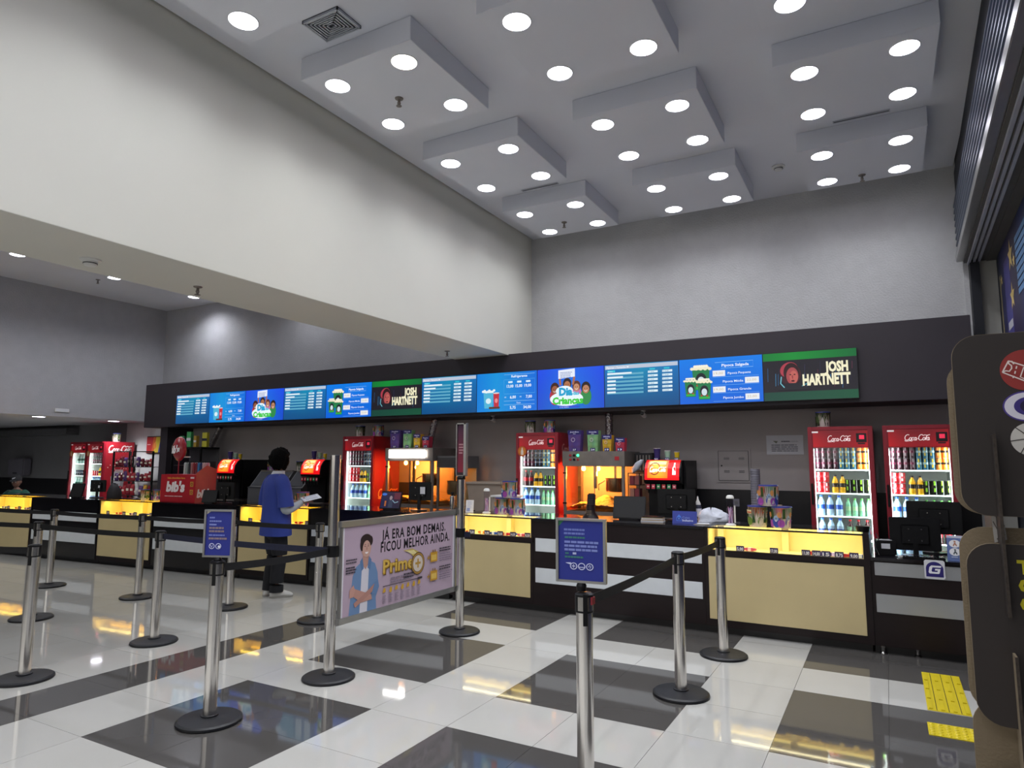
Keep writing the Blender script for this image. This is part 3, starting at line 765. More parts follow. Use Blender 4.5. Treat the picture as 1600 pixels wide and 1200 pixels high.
# low service counters against the back wall
def back_unit(x0, x1, lb):
    t = thing('service_cabinet', lb, 'cabinet', (x0, 8.36, 0)); L = x1-x0
    MB().box(0, L, 0, .8, .08, .86, 'counter_black').build('body', t, bevel=.003)
    MB().box(0, L, .05, .78, 0, .08, 'splash_black').build('plinth', t)
    MB().box(-.005, L+.005, -.02, .81, .86, .895, 'counter_top').build('worktop', t, bevel=.003)
    n = max(2, int(L/.6))
    for k in range(n):
        d = MB().box(L*k/n+.01, L*(k+1)/n-.01, -.018, 0, .1, .84, 'counter_black').build('door', t, bevel=.003)
        MB().box(L*(k+.5)/n-.06, L*(k+.5)/n+.06, -.035, -.018, .78, .8, 'steel').build('handle', d)
back_unit(-12.8, -8.0, 'black service cabinet behind the left soda fountains'); back_unit(-6.98, -4.75, 'black service cabinet under the big popcorn machine'); back_unit(-3.86, -.86, 'black service cabinet under the glowing popcorn machine')

# showcase contents: purple price tags and small sweets
tagmesh = {}
def price_tag(x, y, z, txt, lb, rz=0.0, w=.075, h=.055):
    t = thing('price_tag', lb, 'price tag', (x, y, z), rz, 'price tags in the lit showcases')
    MB().box(-w/2, w/2, 0, .004, 0, h, 'mural_dark').build('card', t)
    a = Art(); a.rect(-w/2+.002, .002, w/2-.002, h-.002, '#2c2458'); a.text(txt, 0, .012, .03, '#eeeef6', 'c', w=w*.78, bold=.03)
    a.build('printed_price', t, lambda u, v, l: (u, -l, v))
def sweet(x, y, z, kind, lb, rz=0.0):
    cols = {'pink': ('#c8506a', '#f0c8c8'), 'blue': ('#2a4aa0', '#d8e0f0'), 'red': ('#b02028', '#f0d0a0'), 'white': ('#d8d4d0', '#6a4a9a'), 'orange': ('#d87828', '#f4e0b0'), 'purple': ('#3f2c78', '#c8b8e8')}[kind]
    c0, c1 = lin(cols[0]), lin(cols[1]); w, h, d = .06, .02, .024
    m = MB(); n = 9; vs = []
    for i in range(n):
        k = math.sin(PI*i/(n-1))**.4 if 0 < i < n-1 else .55
        x_ = -w+2*w*i/(n-1)
        for (a_, b_) in ((-1, -1), (1, -1), (1, 1), (-1, 1)): vs.append((x_, a_*d*k, h+b_*h*k*.8))
    fs, cs = [], []
    for i in range(n-1):
        for k in range(4): fs.append((i*4+k, i*4+(k+1) % 4, i*4+4+(k+1) % 4, i*4+4+k)); cs.append(c1 if 3 <= i <= 4 else c0)
    m.add(vs, fs + [(3, 2, 1, 0), (n*4-4, n*4-3, n*4-2, n*4-1)], 'print_gloss', cs+[c0, c0])
    o = m.build('candy_bar', loc=(x, y, z), rot=(0, 0, rz)); tag(o, lb, 'candy', 'sweets in the lit showcases')
    return o
n_th = ['first', 'second', 'third', 'fourth', 'fifth', 'sixth', 'seventh', 'eighth', 'ninth']
for k, (x, p) in enumerate(((-1.46, '3,00'), (-1.29, '5,00'), (-.98, '17,00'), (-.70, '11,00'), (-.61, '14,00'), (-.53, '15'), (-.42, '8,75'), (-.30, '9,00'))):
    price_tag(x, YR+.05, .79, p, '%s purple price tag from the left in the right-hand showcase' % n_th[k])
for k, (x, c, n) in enumerate(((-1.21, 'pink', 'pink wrapped'), (-.64, 'red', 'red wrapped'), (-.57, 'white', 'white and purple wrapped'), (-.47, 'purple', 'dark purple wrapped'), (-.40, 'red', 'long red wrapped'), (-.37, 'orange', 'orange wrapped'), (-.25, 'blue', 'blue wrapped'))):
    sweet(x, YR+.12+.02*(k % 2), .79, c, '%s candy bar, %s from left in the right-hand showcase' % (n, n_th[k]), .1*(k % 3-1))
for k, (x, p) in enumerate(((-4.38, '8,00'), (-4.17, '9,90'), (-3.99, '12,00'), (-3.82, '14,00'), (-3.63, '8,50'))):
    price_tag(x, YR+.05, .79, p, '%s purple price tag from the left in the showcase beside the banner' % n_th[k])
for k, (x, c, n) in enumerate(((-4.45, 'red', 'red'), (-4.29, 'orange', 'orange'), (-4.12, 'blue', 'blue'), (-4.06, 'purple', 'purple'), (-3.95, 'red', 'dark red'), (-3.88, 'blue', 'navy'), (-3.74, 'pink', 'pink'), (-3.69, 'white', 'white'))):
    sweet(x, YR+.12+.03*(k % 2), .79, c, '%s candy bar, %s from left, showcase beside the banner' % (n, n_th[k]), .15*(k % 3-1))
for si, (s0, s1, where) in enumerate(((2.17, 3.48, 'in the amber showcase before the man in blue'), (5.25, 6.53, 'in the amber showcase left of the red candy box'), (8.29, 9.6, 'in the amber showcase at the left edge'))):
    for k in range(7):
        s = s0+.12+(s1-s0-.24)*(6-k+.2*math.sin(k*5+si))/6.4
        if k % 2 == 0: price_tag(*LQ(s, .05, .79), ('7,00', '9,00', '12,00', '5,50')[k//2], '%s purple price tag %s' % (n_th[k//2], where), LRZ)
        else: sweet(*LQ(s, .11, .79), ('blue', 'purple', 'red')[(k+si) % 3], '%s wrapped candy bar %s' % (n_th[k//2], where), LRZ+.2)
# ================================================================== QUEUE POSTS AND BELTS
base_me = MB().lathe([(.0, .0), (.195, 0), (.2, .006), (.198, .018), (.185, .027), (.07, .036), (.05, .04)], 'black_rubber', 40).mesh('base', smooth=.5)
col_me = MB().lathe([(.048, .036), (.054, .038), (.054, .046), (.044, .05)], 'black_rubber', 24).mesh('collar', smooth=.5)
pole_cache = {}
def mesh_obj(nm, me, par, loc=None, rz=0):
    o = bpy.data.objects.new(nm, me); COL.objects.link(o); o.parent = par
    if loc: o.location = loc
    o.rotation_euler = (0, 0, rz); return o
slot_me = MB().box(-.011, .011, -.0478, -.036, -.15, .0, 'black_plastic').mesh('belt_slot')
cass_me = MB().lathe([(.0455, -.09), (.0465, -.088), (.0465, -.004), (.036, .004), (.0, .007)], 'black_plastic', 28).mesh('belt_cassette', smooth=.6)
win_me = MB().loft([((0, 0, -.082), .0472, .0472, (1, 0, 0), (0, 1, 0)), ((0, 0, -.012), .0472, .0472, (1, 0, 0), (0, 1, 0))], 'steel', 28, caps=False)
half = MB()
for k in range(10):
    a0 = math.radians(-150+12*k); a1 = math.radians(-150+12*(k+1)); r = .0472
    half.add([(r*math.cos(a0), r*math.sin(a0), -.08), (r*math.cos(a1), r*math.sin(a1), -.08), (r*math.cos(a1), r*math.sin(a1), -.014), (r*math.cos(a0), r*math.sin(a0), -.014)], [(0, 1, 2, 3)], 'steel')
half_me = half.mesh('steel_sleeve')
POST = {}
KX, KY = -1.355, 3.19
def post(key, x, y, lb, h=1.0, slot=(-1,), cassette=True, rz=0.5):
    t = thing('queue_post', lb, 'stanchion', (x, y, 0), 0, 'steel queue posts'); POST[key] = (x, y, h)
    mesh_obj('base', base_me, t); mesh_obj('collar', col_me, t)
    if h not in pole_cache:
        pole_cache[h] = MB().lathe([(.0415, .045), (.0415, h-.09), (.0415, h-.002), (.0, h)], 'chrome', 28).mesh('pole', smooth=.6)
    mesh_obj('pole', pole_cache[h], t)
    if cassette:
        mesh_obj('belt_cassette', cass_me, t, (0, 0, h)); mesh_obj('steel_sleeve', half_me, t, (0, 0, h), rz+.2)
        mesh_obj('belt_slot', slot_me, t, (0, 0, h), rz)
    return t
pA = post('A', -5.80, 2.84, 'queue post nearest the camera at the left edge, belt running out of frame')
post('B', -7.92, 3.90, 'queue post just behind the nearest left-edge post')
post('C', -9.75, 4.98, 'queue post farthest left, closest to the left counter')
post('D', -8.02, 5.11, 'queue post standing before the amber showcase left of the red candy box')
post('E', -5.94, 3.97, 'queue post on white tiles left of the small blue sign')
pF = post('F', -3.86, 2.99, 'queue post on a dark tile carrying the small blue sign')
post('G', -6.58, 5.28, 'queue post half hidden behind the small blue sign')
pH = post('H', -3.82, 4.0, 'tall steel post holding the left end of the banner', h=1.70, cassette=False)
post('I', -5.27, 5.32, 'queue post half hidden behind the tall banner post')
pJ = post('J', -3.72, 5.66, 'tall steel post at the banner right end with a red placard on top', h=1.475, cassette=False)
pK = post('K', KX, KY, 'nearest queue post, carrying the large blue sign')
post('L', -1.37, 4.97, 'queue post in the middle of the belt line before the brown counter', rz=-.1)
post('M', -1.31, 6.12, 'queue post at the end of the belt line before the right showcase', rz=-.1)
for q, zz in ((pH, 1.0), (pJ, 1.0)):
    mesh_obj('belt_cassette', MB().lathe([(.0455, -.09), (.0465, -.088), (.0465, -.004), (.034, .0)], 'black_plastic', 28).mesh('belt_cassette', smooth=.6), q, (0, 0, zz))
MB().box(.03, .11, -.006, .006, .915, .965, 'navy_belt').build('belt_end', pJ)
MB().box(.032, .05, -.02, .02, .95, .985, 'fridge_red').build('release_tab', pK)
def belt(k0, k1, lb, m='black_belt', z0=.955, z1=.955, sag=.012, end=None, w=.05):
    a = Vector((*POST[k0][:2], z0)); b = Vector((*(POST[k1][:2] if k1 else end), z1)); d = (b-a); L = Vector((d.x, d.y, 0)).length
    u = Vector((d.x, d.y, 0)).normalized(); nrm = Vector((-u.y, u.x, 0)); n = 12; mb = MB(); vs = []
    p0 = a + u*.044; L2 = L-.088
    for i in range(n+1):
        f = i/n; p = p0 + u*(L2*f); z = z0+(z1-z0)*f - sag*4*f*(1-f)
        for s in (-.0012, .0012):
            for hh in (-w/2, w/2): vs.append((p.x+nrm.x*s, p.y+nrm.y*s, z+hh))
    fs = []
    for i in range(n):
        o, q = i*4, i*4+4
        fs += [(o, o+1, q+1, q), (o+2, q+2, q+3, o+3), (o+1, o+3, q+3, q+1), (o, q, q+2, o+2)]
    fs += [(0, 2, 3, 1), (n*4, n*4+1, n*4+3, n*4+2)]
    o = mb.add(vs, fs, m).build('queue_belt'); tag(o, lb, 'belt', 'retractable belts between queue posts')
belt('K', 'L', 'black belt from the large blue sign post to the post before the brown counter')
belt('L', 'M', 'short black belt joining the last two posts before the right showcase')
belt('F', 'H', 'black belt from the small blue sign post to the tall banner post')
belt('E', 'H', 'dark navy belt crossing low in front of the man in blue', 'navy_belt')
belt('B', 'E', 'black belt in the second row from the left edge to the post on white tiles')
belt('C', 'D', 'black belt in the back row before the left black counter')
belt('D', 'G', 'black belt in the back row under the red candy box')
belt('G', 'I', 'dark belt at hip height just behind the man in blue')
belt('A', None, 'black belt leaving the frame from the nearest left-edge post', end=(-7.6, 2.4))
belt('B', None, 'black belt leaving the frame in the second row at the left edge', end=(-10.0, 3.75))
belt('C', None, 'black belt leaving the frame in the back row at the left edge', end=(-12.0, 4.85))

# sign holders
def sign(parent_xy, z0, w, h, rz, name, lb, art, framem='alu_frame', depth=.028):
    t = thing(name, lb, 'sign', (parent_xy[0], parent_xy[1], z0), rz)
    MB().box(-w/2, w/2, -.004, .004, .0, h, 'white_plastic').build('back_plate', t)
    for (x0, x1, z_0, z_1) in ((-w/2-.008, -w/2+.006, -.006, h+.006), (w/2-.006, w/2+.008, -.006, h+.006), (-w/2, w/2, -.006, .006), (-w/2, w/2, h-.006, h+.006)):
        MB().box(x0, x1, -.014, depth-.014, z_0, z_1, framem).build('frame_rail', t, bevel=.0015)
    MB().lathe([(.024, -.045), (.026, -.02), (.02, -.006)], 'black_plastic', 16).build('mount', t)
    art.build('sign_print', t, lambda u, v, l: (-w/2+.006+u*(w-.012), -.004-l, .006+v*(h-.012)))
a = Art(); a.rect(0, 0, 1, 1, '#27318a'); a.poly([(0, 1), (.16, 1), (0, .93)], '#c8c4b8')
a.lines(.12, .84, .25, 1, .05, .035, '#7f8ad0', seed=2); a.lines(.12, .76, .5, 1, .05, .035, '#7f8ad0', seed=3); a.lines(.12, .68, .3, 1, .05, .035, '#8a95d8', seed=4)
a.lines(.12, .60, .6, 2, .075, .045, '#8d7a82', .05, seed=5); a.lines(.12, .44, .75, 1, .07, .035, '#6f7cc8', seed=6); a.lines(.12, .36, .78, 1, .07, .045, '#8d7a82', seed=7)
a.ring(.26, .21, .085, .115, '#c8cdf0', k=.58); a.ring(.52, .21, .085, .115, '#c8cdf0', k=.58); a.stroke([(.2, .24), (.26, .18), (.3, .23)], .02, '#c8cdf0'); a.ell(.55, .2, .05, .03, '#e8ecfa')
sign((-3.86, 2.99), 1.03, .19, .295, .38, 'small_blue_sign', 'small blue notice in a metal frame on the post at left', a)
a = Art(); a.rect(0, 0, 1, 1, '#27328c'); a.poly([(0, 1), (.12, 1), (0, .90)], '#2f7a52')
a.lines(.12, .83, .5, 2, .065, .035, '#6f7dc4', .1, seed=12); a.lines(.14, .70, .48, 1, .05, .032, '#3d7a78', seed=13)
a.lines(.13, .62, .78, 3, .065, .038, '#7f8ccf', .08, seed=14); a.lines(.15, .43, .1, 1, .05, .032, '#3d7a78', seed=15); a.lines(.32, .43, .1, 1, .05, .035, '#c8d0f0', seed=15); a.lines(.14, .37, .45, 1, .05, .032, '#3d7a78', seed=16)
a.stroke([(.16, .285), (.28, .275)], [.004, .04], '#cfd4f4')
for k, u in enumerate((.34, .52, .70)): a.ring(u, .235, .062, .082, '#cfd4f4', k=.73)
a.rect(.30, .228, .38, .242, '#cfd4f4'); a.rect(.332, .205, .348, .265, '#cfd4f4'); a.rect(.45, .215, .59, .228, '#cfd4f4'); a.stroke([(.67, .23), (.70, .26), (.73, .24), (.70, .21)], .014, '#cfd4f4')
sign((KX-.015, KY), 1.055, .245, .305, .12, 'large_blue_sign', 'larger blue notice in a metal frame on the nearest post', a)
# red placard over the right banner post
t = thing('red_placard', 'narrow red placard in a clear steel-edged holder topping the tall post', 'sign', (-3.72, 5.66, 1.475))
MB().lathe([(.042, .001), (.044, .02), (.03, .035)], 'black_plastic', 20).build('mount', t)
for (x0, x1, z_0, z_1) in ((-.055, -.047, .03, .56), (.035, .062, .03, .56), (-.055, .06, .03, .042), (-.055, .06, .55, .56)):
    MB().box(x0, x1, -.02, .02, z_0, z_1, 'alu_frame').build('frame_rail', t)
a = Art(); a.grid(-.045, .045, .034, .545, 1, 6, lambda u, v: (.56-.28*v, .15+.02*v, .22+.04*v)); a.lines(-.033, .34, .055, 4, .028, .014, '#b88a90', .2, seed=8); a.rect(-.045, .045, .034, .07, '#3a2a30')
a.build('placard_print', t, lambda u, v, l: (u, -l, v))
MB().box(-.047, .036, .0, .006, .04, .552, 'black_plastic').build('back_plate', t)

# banner between the two tall posts
bx, by0, by1 = -3.77, 4.04, 5.62; BW = by1-by0; bz0, bz1 = .435, 1.135; BH = bz1-bz0
bn = thing('advert_banner', 'pale lilac framed advert banner with a young man between two tall posts', 'banner', (bx+.0, by0, bz0), PI/2)
# local x = along +y, local y = -x world; art faces +x (local -y)
MB().box(0, BW, -.003, .003, 0, BH, 'white_plastic').build('panel', bn)
for (x0, x1, z_0, z_1) in ((-.02, BW+.02, BH-.004, BH+.045), (-.02, BW+.02, -.045, .004), (-.012, .004, 0, BH), (BW-.004, BW+.012, 0, BH)):
    MB().box(x0, x1, -.016, .016, z_0, z_1, 'alu_frame').build('frame_rail', bn, bevel=.003)
a = Art(.0002); W, H = BW, BH
a.rect(0, 0, W, H, '#b9a4b4'); a.rect(0, 0, .03, H, '#dedbe2'); a.rect(W-.03, 0, W, H, '#dedbe2')
a.text('JÁ ERA BOM DEMAIS.', .48, .555, .085, '#17141a', w=.94, bold=.024, spacing=1.12); a.text('FICOU MELHOR AINDA.', .47, .455, .085, '#17141a', w=1.02, bold=.024, spacing=1.12)
# young man printed on the banner
def pe(u, v, ru, rv, c, **k): a.ell(u, v, ru, rv, c, **k)
a.poly([(.10, .0), (.135, .30), (.17, .37), (.235, .405), (.335, .405), (.40, .375), (.435, .30), (.455, .17), (.42, .10), (.43, .0)], '#6d8cb4')
a.poly([(.225, .0), (.24, .34), (.265, .40), (.31, .40), (.325, .33), (.315, .0)], '#d7d4dc')
a.poly([(.24, .385), (.25, .45), (.32, .45), (.33, .39), (.285, .34)], '#b98e80')
a.poly([(.215, .41), (.245, .44), (.262, .35), (.235, .33)], '#5d7ba4'); a.poly([(.355, .41), (.322, .445), (.308, .35), (.34, .33)], '#5d7ba4')
pe(.288, .515, .058, .082, '#c59a8a'); pe(.283, .575, .068, .048, '#2c1e1d'); pe(.235, .54, .022, .05, '#2c1e1d'); pe(.335, .565, .03, .04, '#2c1e1d'); pe(.29, .505, .048, .066, '#cba293')
pe(.27, .525, .007, .004, '#2a1a18', n=8); pe(.31, .525, .007, .004, '#2a1a18', n=8); a.stroke([(.262, .538), (.278, .541)], .004, '#2c1e1d'); a.stroke([(.302, .541), (.318, .538)], .004, '#2c1e1d')
a.poly([(.287, .525), (.294, .525), (.30, .497), (.284, .495)], '#b68676'); a.poly([(.268, .478), (.312, .478), (.30, .465), (.28, .465)], '#f2ecec')
a.poly([(.12, .16), (.14, .21), (.36, .13), (.37, .09), (.24, .085)], '#c09082'); a.poly([(.15, .09), (.17, .055), (.37, .15), (.42, .175), (.40, .215), (.33, .175)], '#b5867a')
a.poly([(.10, .14), (.10, .20), (.145, .235), (.165, .19), (.14, .14)], '#c8988a'); a.poly([(.36, .13), (.42, .12), (.455, .18), (.44, .24), (.40, .22)], '#6685ae')
a.lines(.05, .43, .13, 2, .022, .01, '#4a4450', .1, seed=21); a.lines(.05, .37, .13, 3, .02, .011, '#3a3440', .2, seed=22)
# gold wordmark, ring with plus and comet tail
a.text('Prime', .505, .27, .115, '#6d5018', w=.42, bold=.06); a.text('Prime', .50, .275, .115, '#c49a34', w=.42, bold=.035); a.text('Prime', .50, .279, .11, '#d9b65a', w=.42, bold=.0)
a.poly([(.77, .435), (.90, .44), (1.0, .40), (1.04, .33), (.93, .36), (.86, .41)], '#cbb35c'); a.poly([(.80, .43), (.92, .425), (.97, .39), (.9, .39)], '#e4d79a')
a.ring(.985, .30, .072, .10, '#3c2a1c'); a.ring(.985, .30, .076, .094, '#a8803a'); a.ell(.985, .30, .072, .072, '#d4c8bc')
a.rect(.945, .292, 1.025, .312, '#b8903c'); a.rect(.975, .262, .995, .342, '#b8903c')
a.lines(.60, .215, .3, 2, .028, .012, '#8a7c8c', .1, seed=23); a.lines(.78, .222, .16, 2, .028, .014, '#3a343c', .1, seed=24)
a.rect(.50, .165, 1.05, .171, '#3a3238'); a.rect(.98, .16, 1.05, .178, '#3a3238')
for k in range(7):
    u = .52+k*.08
    a.poly([(u-.018, .12), (u, .155), (u+.02, .15), (u+.022, .115), (u, .105)] if k % 2 else [(u-.02, .115), (u-.01, .15), (u+.015, .155), (u+.02, .12)], '#cfa234'); a.lines(u-.02, .085, .05, 5, .014, .006, '#8a7c8c', .3, seed=30+k)
for (v, s) in ((.33, 0), (.16, 1)):
    a.rect(1.17, v-.045, 1.28, v+.045, '#c8952c'); a.rect(1.185, v-.03, 1.265, v+.02, '#e0bc5c'); a.rect(1.20, v+.04, 1.215, v+.065, '#8a6420'); a.rect(1.235, v+.04, 1.25, v+.065, '#8a6420')
    a.rect(1.12, v-.006, 1.16, v+.006, '#b08830'); a.rect(1.134, v-.02, 1.146, v+.02, '#b08830')
    a.lines(1.31, v+.06, .2, 2, .022, .012, '#3a343c', .15, seed=40+s); a.lines(1.31, v+.01, .22, 4, .02, .007, '#7c7080', .25, seed=42+s)
a.build('advert_print', bn, lambda u, v, l: (u, -.003-l, v))

# ================================================================== FRIDGES
def fridge(x, y, lb, rz=0.0, w=.66, d=.68, h=2.06, side_mark=False, glow=1.0, dark=False):
    t = thing('drinks_fridge', lb, 'fridge', (x, y, 0), rz)
    rm = 'fridge_red'
    c = MB(); th = .045
    c.box(0, th, .03, d, .06, h, rm).box(w-th, w, .03, d, .06, h, rm).box(th, w-th, .03, d, h-.05, h, rm).box(th, w-th, .03, d, .06, .62, rm).box(th, w-th, d-.04, d, .62, h-.05, rm)
    c.build('cabinet', t, bevel=.004)
    MB().box(.02, w-.02, .06, d-.03, 0, .06, 'black_plastic').build('plinth', t)
    MB().box(th, w-th, .05, .20, h-.24, h-.05, rm).build('header_box', t)
    l = MB(); l.box(th, th+.006, .05, d-.05, .62, h-.24, 'fridge_liner').box(w-th-.006, w-th, .05, d-.05, .62, h-.24, 'fridge_liner').box(th, w-th, d-.05, d-.04, .62, h-.05, 'fridge_liner').box(th, w-th, .06, d-.05, .62, .63, 'fridge_liner').box(th, w-th, .2, d-.05, h-.26, h-.24, 'fridge_liner')
    l.build('liner', t)
    for k, z in enumerate((.80, 1.055, 1.31, 1.575)):
        s = MB().box(th+.008, w-th-.008, .10, d-.06, z-.006, z, 'fridge_liner').build('shelf', t)
        MB().box(th+.008, w-th-.008, .088, .10, z-.010, z+.003, 'fridge_led').build('shelf_edge', s)
    for x_ in (th+.007, w-th-.011): MB().box(x_, x_+.004, .065, .070, .66, h-.26, 'fridge_led').build('led_strip', t)
    # door: frame, glass, handle, header print
    dr = MB()
    dr.box(0, .05, 0, .03, .07, h, rm).box(w-.05, w, 0, .03, .07, h, rm).box(.05, w-.05, 0, .03, h-.045, h, rm).box(.05, w-.05, 0, .03, .07, .60, rm)
    o = dr.build('door', t, bevel=.006)
    MB().box(.05, w-.05, .012, .018, .60, h-.235, 'glass').build('glass_pane', o)
    MB().box(.012, .036, -.022, .0, 1.18, 1.42, 'black_plastic').build('handle', o, bevel=.005)
    hd = MB().box(.05, w-.05, .004, .02, h-.235, h-.045, 'fridge_red_bright').build('header', t)
    a = Art(.0005); hh = .18
    a.grid(.055, 0, w-.055, hh, 6, 1, lambda u, v: (.72-.3*u*(1-u)*2-.15*v, .11, .14)); a.script(.20, .065, .062, '#f0dede', wt=.085)
    a.rect(w-.165, .05, w-.062, .15, '#1a1216'); a.rect(w-.135, .085, w-.085, .13, '#ff3a5a'); a.rect(w-.15, .03, w-.08, .045, '#241a1e'); a.rect(.045, .16, .11, .178, '#d8d0d0')
    a.build('header_print', hd, lambda u, v, l_: (u, .004-l_, h-.23+v), 'header_lit')
    for sx_ in (0, 1):
        li = bpy.data.lights.new('fridge_light', 'AREA'); li.shape = 'RECTANGLE'; li.size = .03; li.size_y = 1.15; li.energy = FRIDGE_W*glow; li.color = (.88, 1, .98)
        lo = bpy.data.objects.new('fridge_light', li); COL.objects.link(lo); lo.parent = t; lo.location = ((.062, w-.062)[sx_], .055, 1.23)
        lo.rotation_euler = (PI/2, 0, math.radians((-32, 32)[sx_]))
    if side_mark:
        a = Art(.0008)
        a.rect(.02, .1, d-.05, h-.03, '#a01c28'); a.script(.06, h-.22, .135, '#e8dcd8', wt=.14)
        a.poly([(.18, .75), (.16, 1.30), (.26, 1.45), (.42, 1.45), (.46, 1.25), (.40, .75)], '#a8a0a4'); a.poly([(.22, .80), (.21, 1.28), (.38, 1.26), (.36, .8)], '#c8c8cc')
        a.ring(.30, 1.50, .07, .085, '#c88a88'); a.poly([(.1, .5), (.1, .78), (.3, .9), (.5, .7), (.5, .5)], '#8a4a44')
        for k in range(9): a.ell(.08+.05*k, 1.5+.07*math.sin(k*2.3), .012, .012, '#e0b0a8', 8)
        a.build('side_print', t, lambda u, v, l_: (w+l_, .03+u, v))
    return t
FRX = {}
fridge(-.775, 8.40, 'red drinks fridge under the dark bucket, left of the right-hand pair'); fridge(-.02, 8.40, 'red drinks fridge partly behind the cardboard stand')
fc = fridge(-4.60, 8.40, 'red drinks fridge left of the glowing popcorn machine', glow=.6); fb_ = fridge(-7.88, 8.40, 'red drinks fridge left of the big popcorn machine', glow=.6)
fridge(-16.12, 8.45, 'far-left red fridge, first from the left edge', glow=.8); fridge(-15.46, 8.45, 'far-left red fridge with a drink printed on its side', side_mark=True, glow=.8)
# bottle artwork on the sides of two fridges
for f, k in ((fc, 0), (fb_, 1)):
    a = Art(.0008)
    if k == 0: a.script(.10, 1.80, .10, '#d8a8a8', wt=.12, slant=-.02); a.poly([(.2, .5), (.24, 1.2), (.32, 1.5), (.4, 1.2), (.46, .5)], '#c0502a'); a.stroke([(.12, .6), (.2, 1.1), (.14, 1.4), (.25, 1.7)], .03, '#d8703a')
    else: a.poly([(.22, .95), (.2, 1.15), (.26, 1.35), (.30, 1.55), (.30, 1.72), (.38, 1.72), (.38, 1.55), (.44, 1.35), (.5, 1.1), (.46, .9)], '#6a2a22'); a.rect(.29, 1.72, .39, 1.78, '#8a5a50'); a.script(.1, 1.07, .13, '#e8a468', wt=.12)
    a.build('side_print', f, lambda u, v, l_: (.66+l_, .03+u, v))
for (fx, lb) in ((-16.12, 'first'), (-15.46, 'second'), (-4.60, 'third')):
    t = thing('bottle_sticker', 'round orange bottle sticker on the corner of the %s fridge from the left' % lb if lb != 'third' else 'round orange bottle sticker on the middle fridge', 'sticker', (fx+.11, 8.385 if lb == 'third' else 8.435, 1.80))
    MB().lathe([(.075, -.001), (.075, .001)], 'fridge_red', 24, X=Matrix.Rotation(PI/2, 4, 'X')).build('disc', t)
    a = Art(); a.ell(0, 0, .072, .072, '#c8642a'); a.ell(0, 0, .055, .055, '#d98a3a'); a.poly([(-.02, -.05), (-.02, 0), (-.007, .03), (-.007, .05), (.007, .05), (.007, .03), (.02, 0), (.02, -.05)], '#f0e0d0'); a.build('sticker_print', t, lambda u, v, l: (u, -.002-l, v))

# drinks: one mesh per kind, every can and bottle an object of its own
def can_mesh(r, h, c0, c1, c2, metal='#8c8c90'):
    prof = [(r*.82, 0), (r, .005), (r, h*.22), (r, h*.48), (r, h*.66), (r, h*.95), (r*.84, h*.985), (r*.80, h)]
    C = [lin(metal), lin(c0), lin(c0), lin(c1), lin(c0), lin(c0), lin(metal)]
    return MB().lathe(prof, 'print_gloss', 12, colfn=lambda i, k: (C[i] if not (i in (2, 4) and k % 4 == 1) else lin(c2))).mesh('can', smooth=.7)
def bottle_mesh(r, h, body, label, cap, glassy=None):
    prof = [(r*.85, 0), (r, .012), (r, h*.30), (r*.98, h*.33), (r*.98, h*.55), (r, h*.58), (r*.75, h*.74), (r*.42, h*.84), (r*.36, h*.91), (r*.45, h*.915), (r*.45, h)]
    C = [lin(body)]*3+[lin(label)]+[lin(body)]*5+[lin(cap)]*2
    m = MB().lathe(prof, 'print_gloss', 12, colfn=lambda i, k: C[min(i, 9)])
    return m.mesh('bottle', smooth=.8)
DR = {
 'cola_dark': can_mesh(.0295, .128, '#3a1826', '#6c2c44', '#a8949c'), 'lemon': can_mesh(.0295, .128, '#2a6a84', '#a8d0d4', '#e8d050'), 'orange': can_mesh(.0295, .128, '#e8822a', '#2a2018', '#f4b060'),
 'red': can_mesh(.035, .118, '#c8202a', '#dc5058', '#f0e0e0'), 'energy': can_mesh(.034, .158, '#12160e', '#20280f', '#8ac838'), 'zero': can_mesh(.0295, .128, '#1c1c22', '#8a8c94', '#2a5a8a'),
 'yellow': bottle_mesh(.036, .205, '#e8b020', '#2a2218', '#1a1a1a'), 'water': bottle_mesh(.040, .228, '#b4d6ea', '#2c54b8', '#2858c0'), 'green': bottle_mesh(.030, .20, '#7ec89a', '#a8d8a0', '#58b048'), 'cola': bottle_mesh(.034, .22, '#3a1418', '#b81c28', '#c01c24'),
 'clear': bottle_mesh(.032, .21, '#b8dcd4', '#3a6a5a', '#d8e8e4')}
DLAB = {'cola_dark': 'dark cherry slim cans', 'lemon': 'blue and pale slim cans', 'orange': 'orange and black slim cans', 'red': 'red cola cans', 'energy': 'black and green energy cans', 'zero': 'black and silver slim cans', 'yellow': 'yellow juice bottles', 'water': 'water bottles with blue caps', 'green': 'green-tinted bottles', 'cola': 'dark cola bottles', 'clear': 'clear bottles with dark labels'}
DCAT = {k: ('can' if k in ('cola_dark', 'lemon', 'orange', 'red', 'energy', 'zero') else 'bottle') for k in DR}
DSING = {'cola_dark': 'cherry slim can', 'lemon': 'blue slim can', 'orange': 'orange slim can', 'red': 'red cola can', 'energy': 'black-green energy can', 'zero': 'black-silver slim can', 'yellow': 'yellow juice bottle', 'water': 'water bottle', 'green': 'green bottle', 'cola': 'dark cola bottle', 'clear': 'clear bottle'}
NTH = ['first', 'second', 'third', 'fourth', 'fifth', 'sixth', 'seventh', 'eighth']
def row(kinds, fx, fy, z, where, shelf_, x0=.085, pitch=.057, stack=1, sh=.126):
    x = x0; num = {}
    for kind in kinds:
        if kind:
            n = num.get(kind, 0); num[kind] = n+1
            for s in range(stack):
                o = bpy.data.objects.new('drink_'+DCAT[kind], DR[kind]); COL.objects.link(o); o.location = (fx+x, fy+.13, z+s*sh); o.rotation_euler = (0, 0, random.uniform(-.25, .25)-.3)
                tier = (' in the lower tier', ' in the upper tier')[s] if stack > 1 else ''
                tag(o, '%s %s%s, %s shelf, %s' % (NTH[n], DSING[kind], tier, shelf_, where), DCAT[kind], 'drinks in the ' + where)
        x += pitch
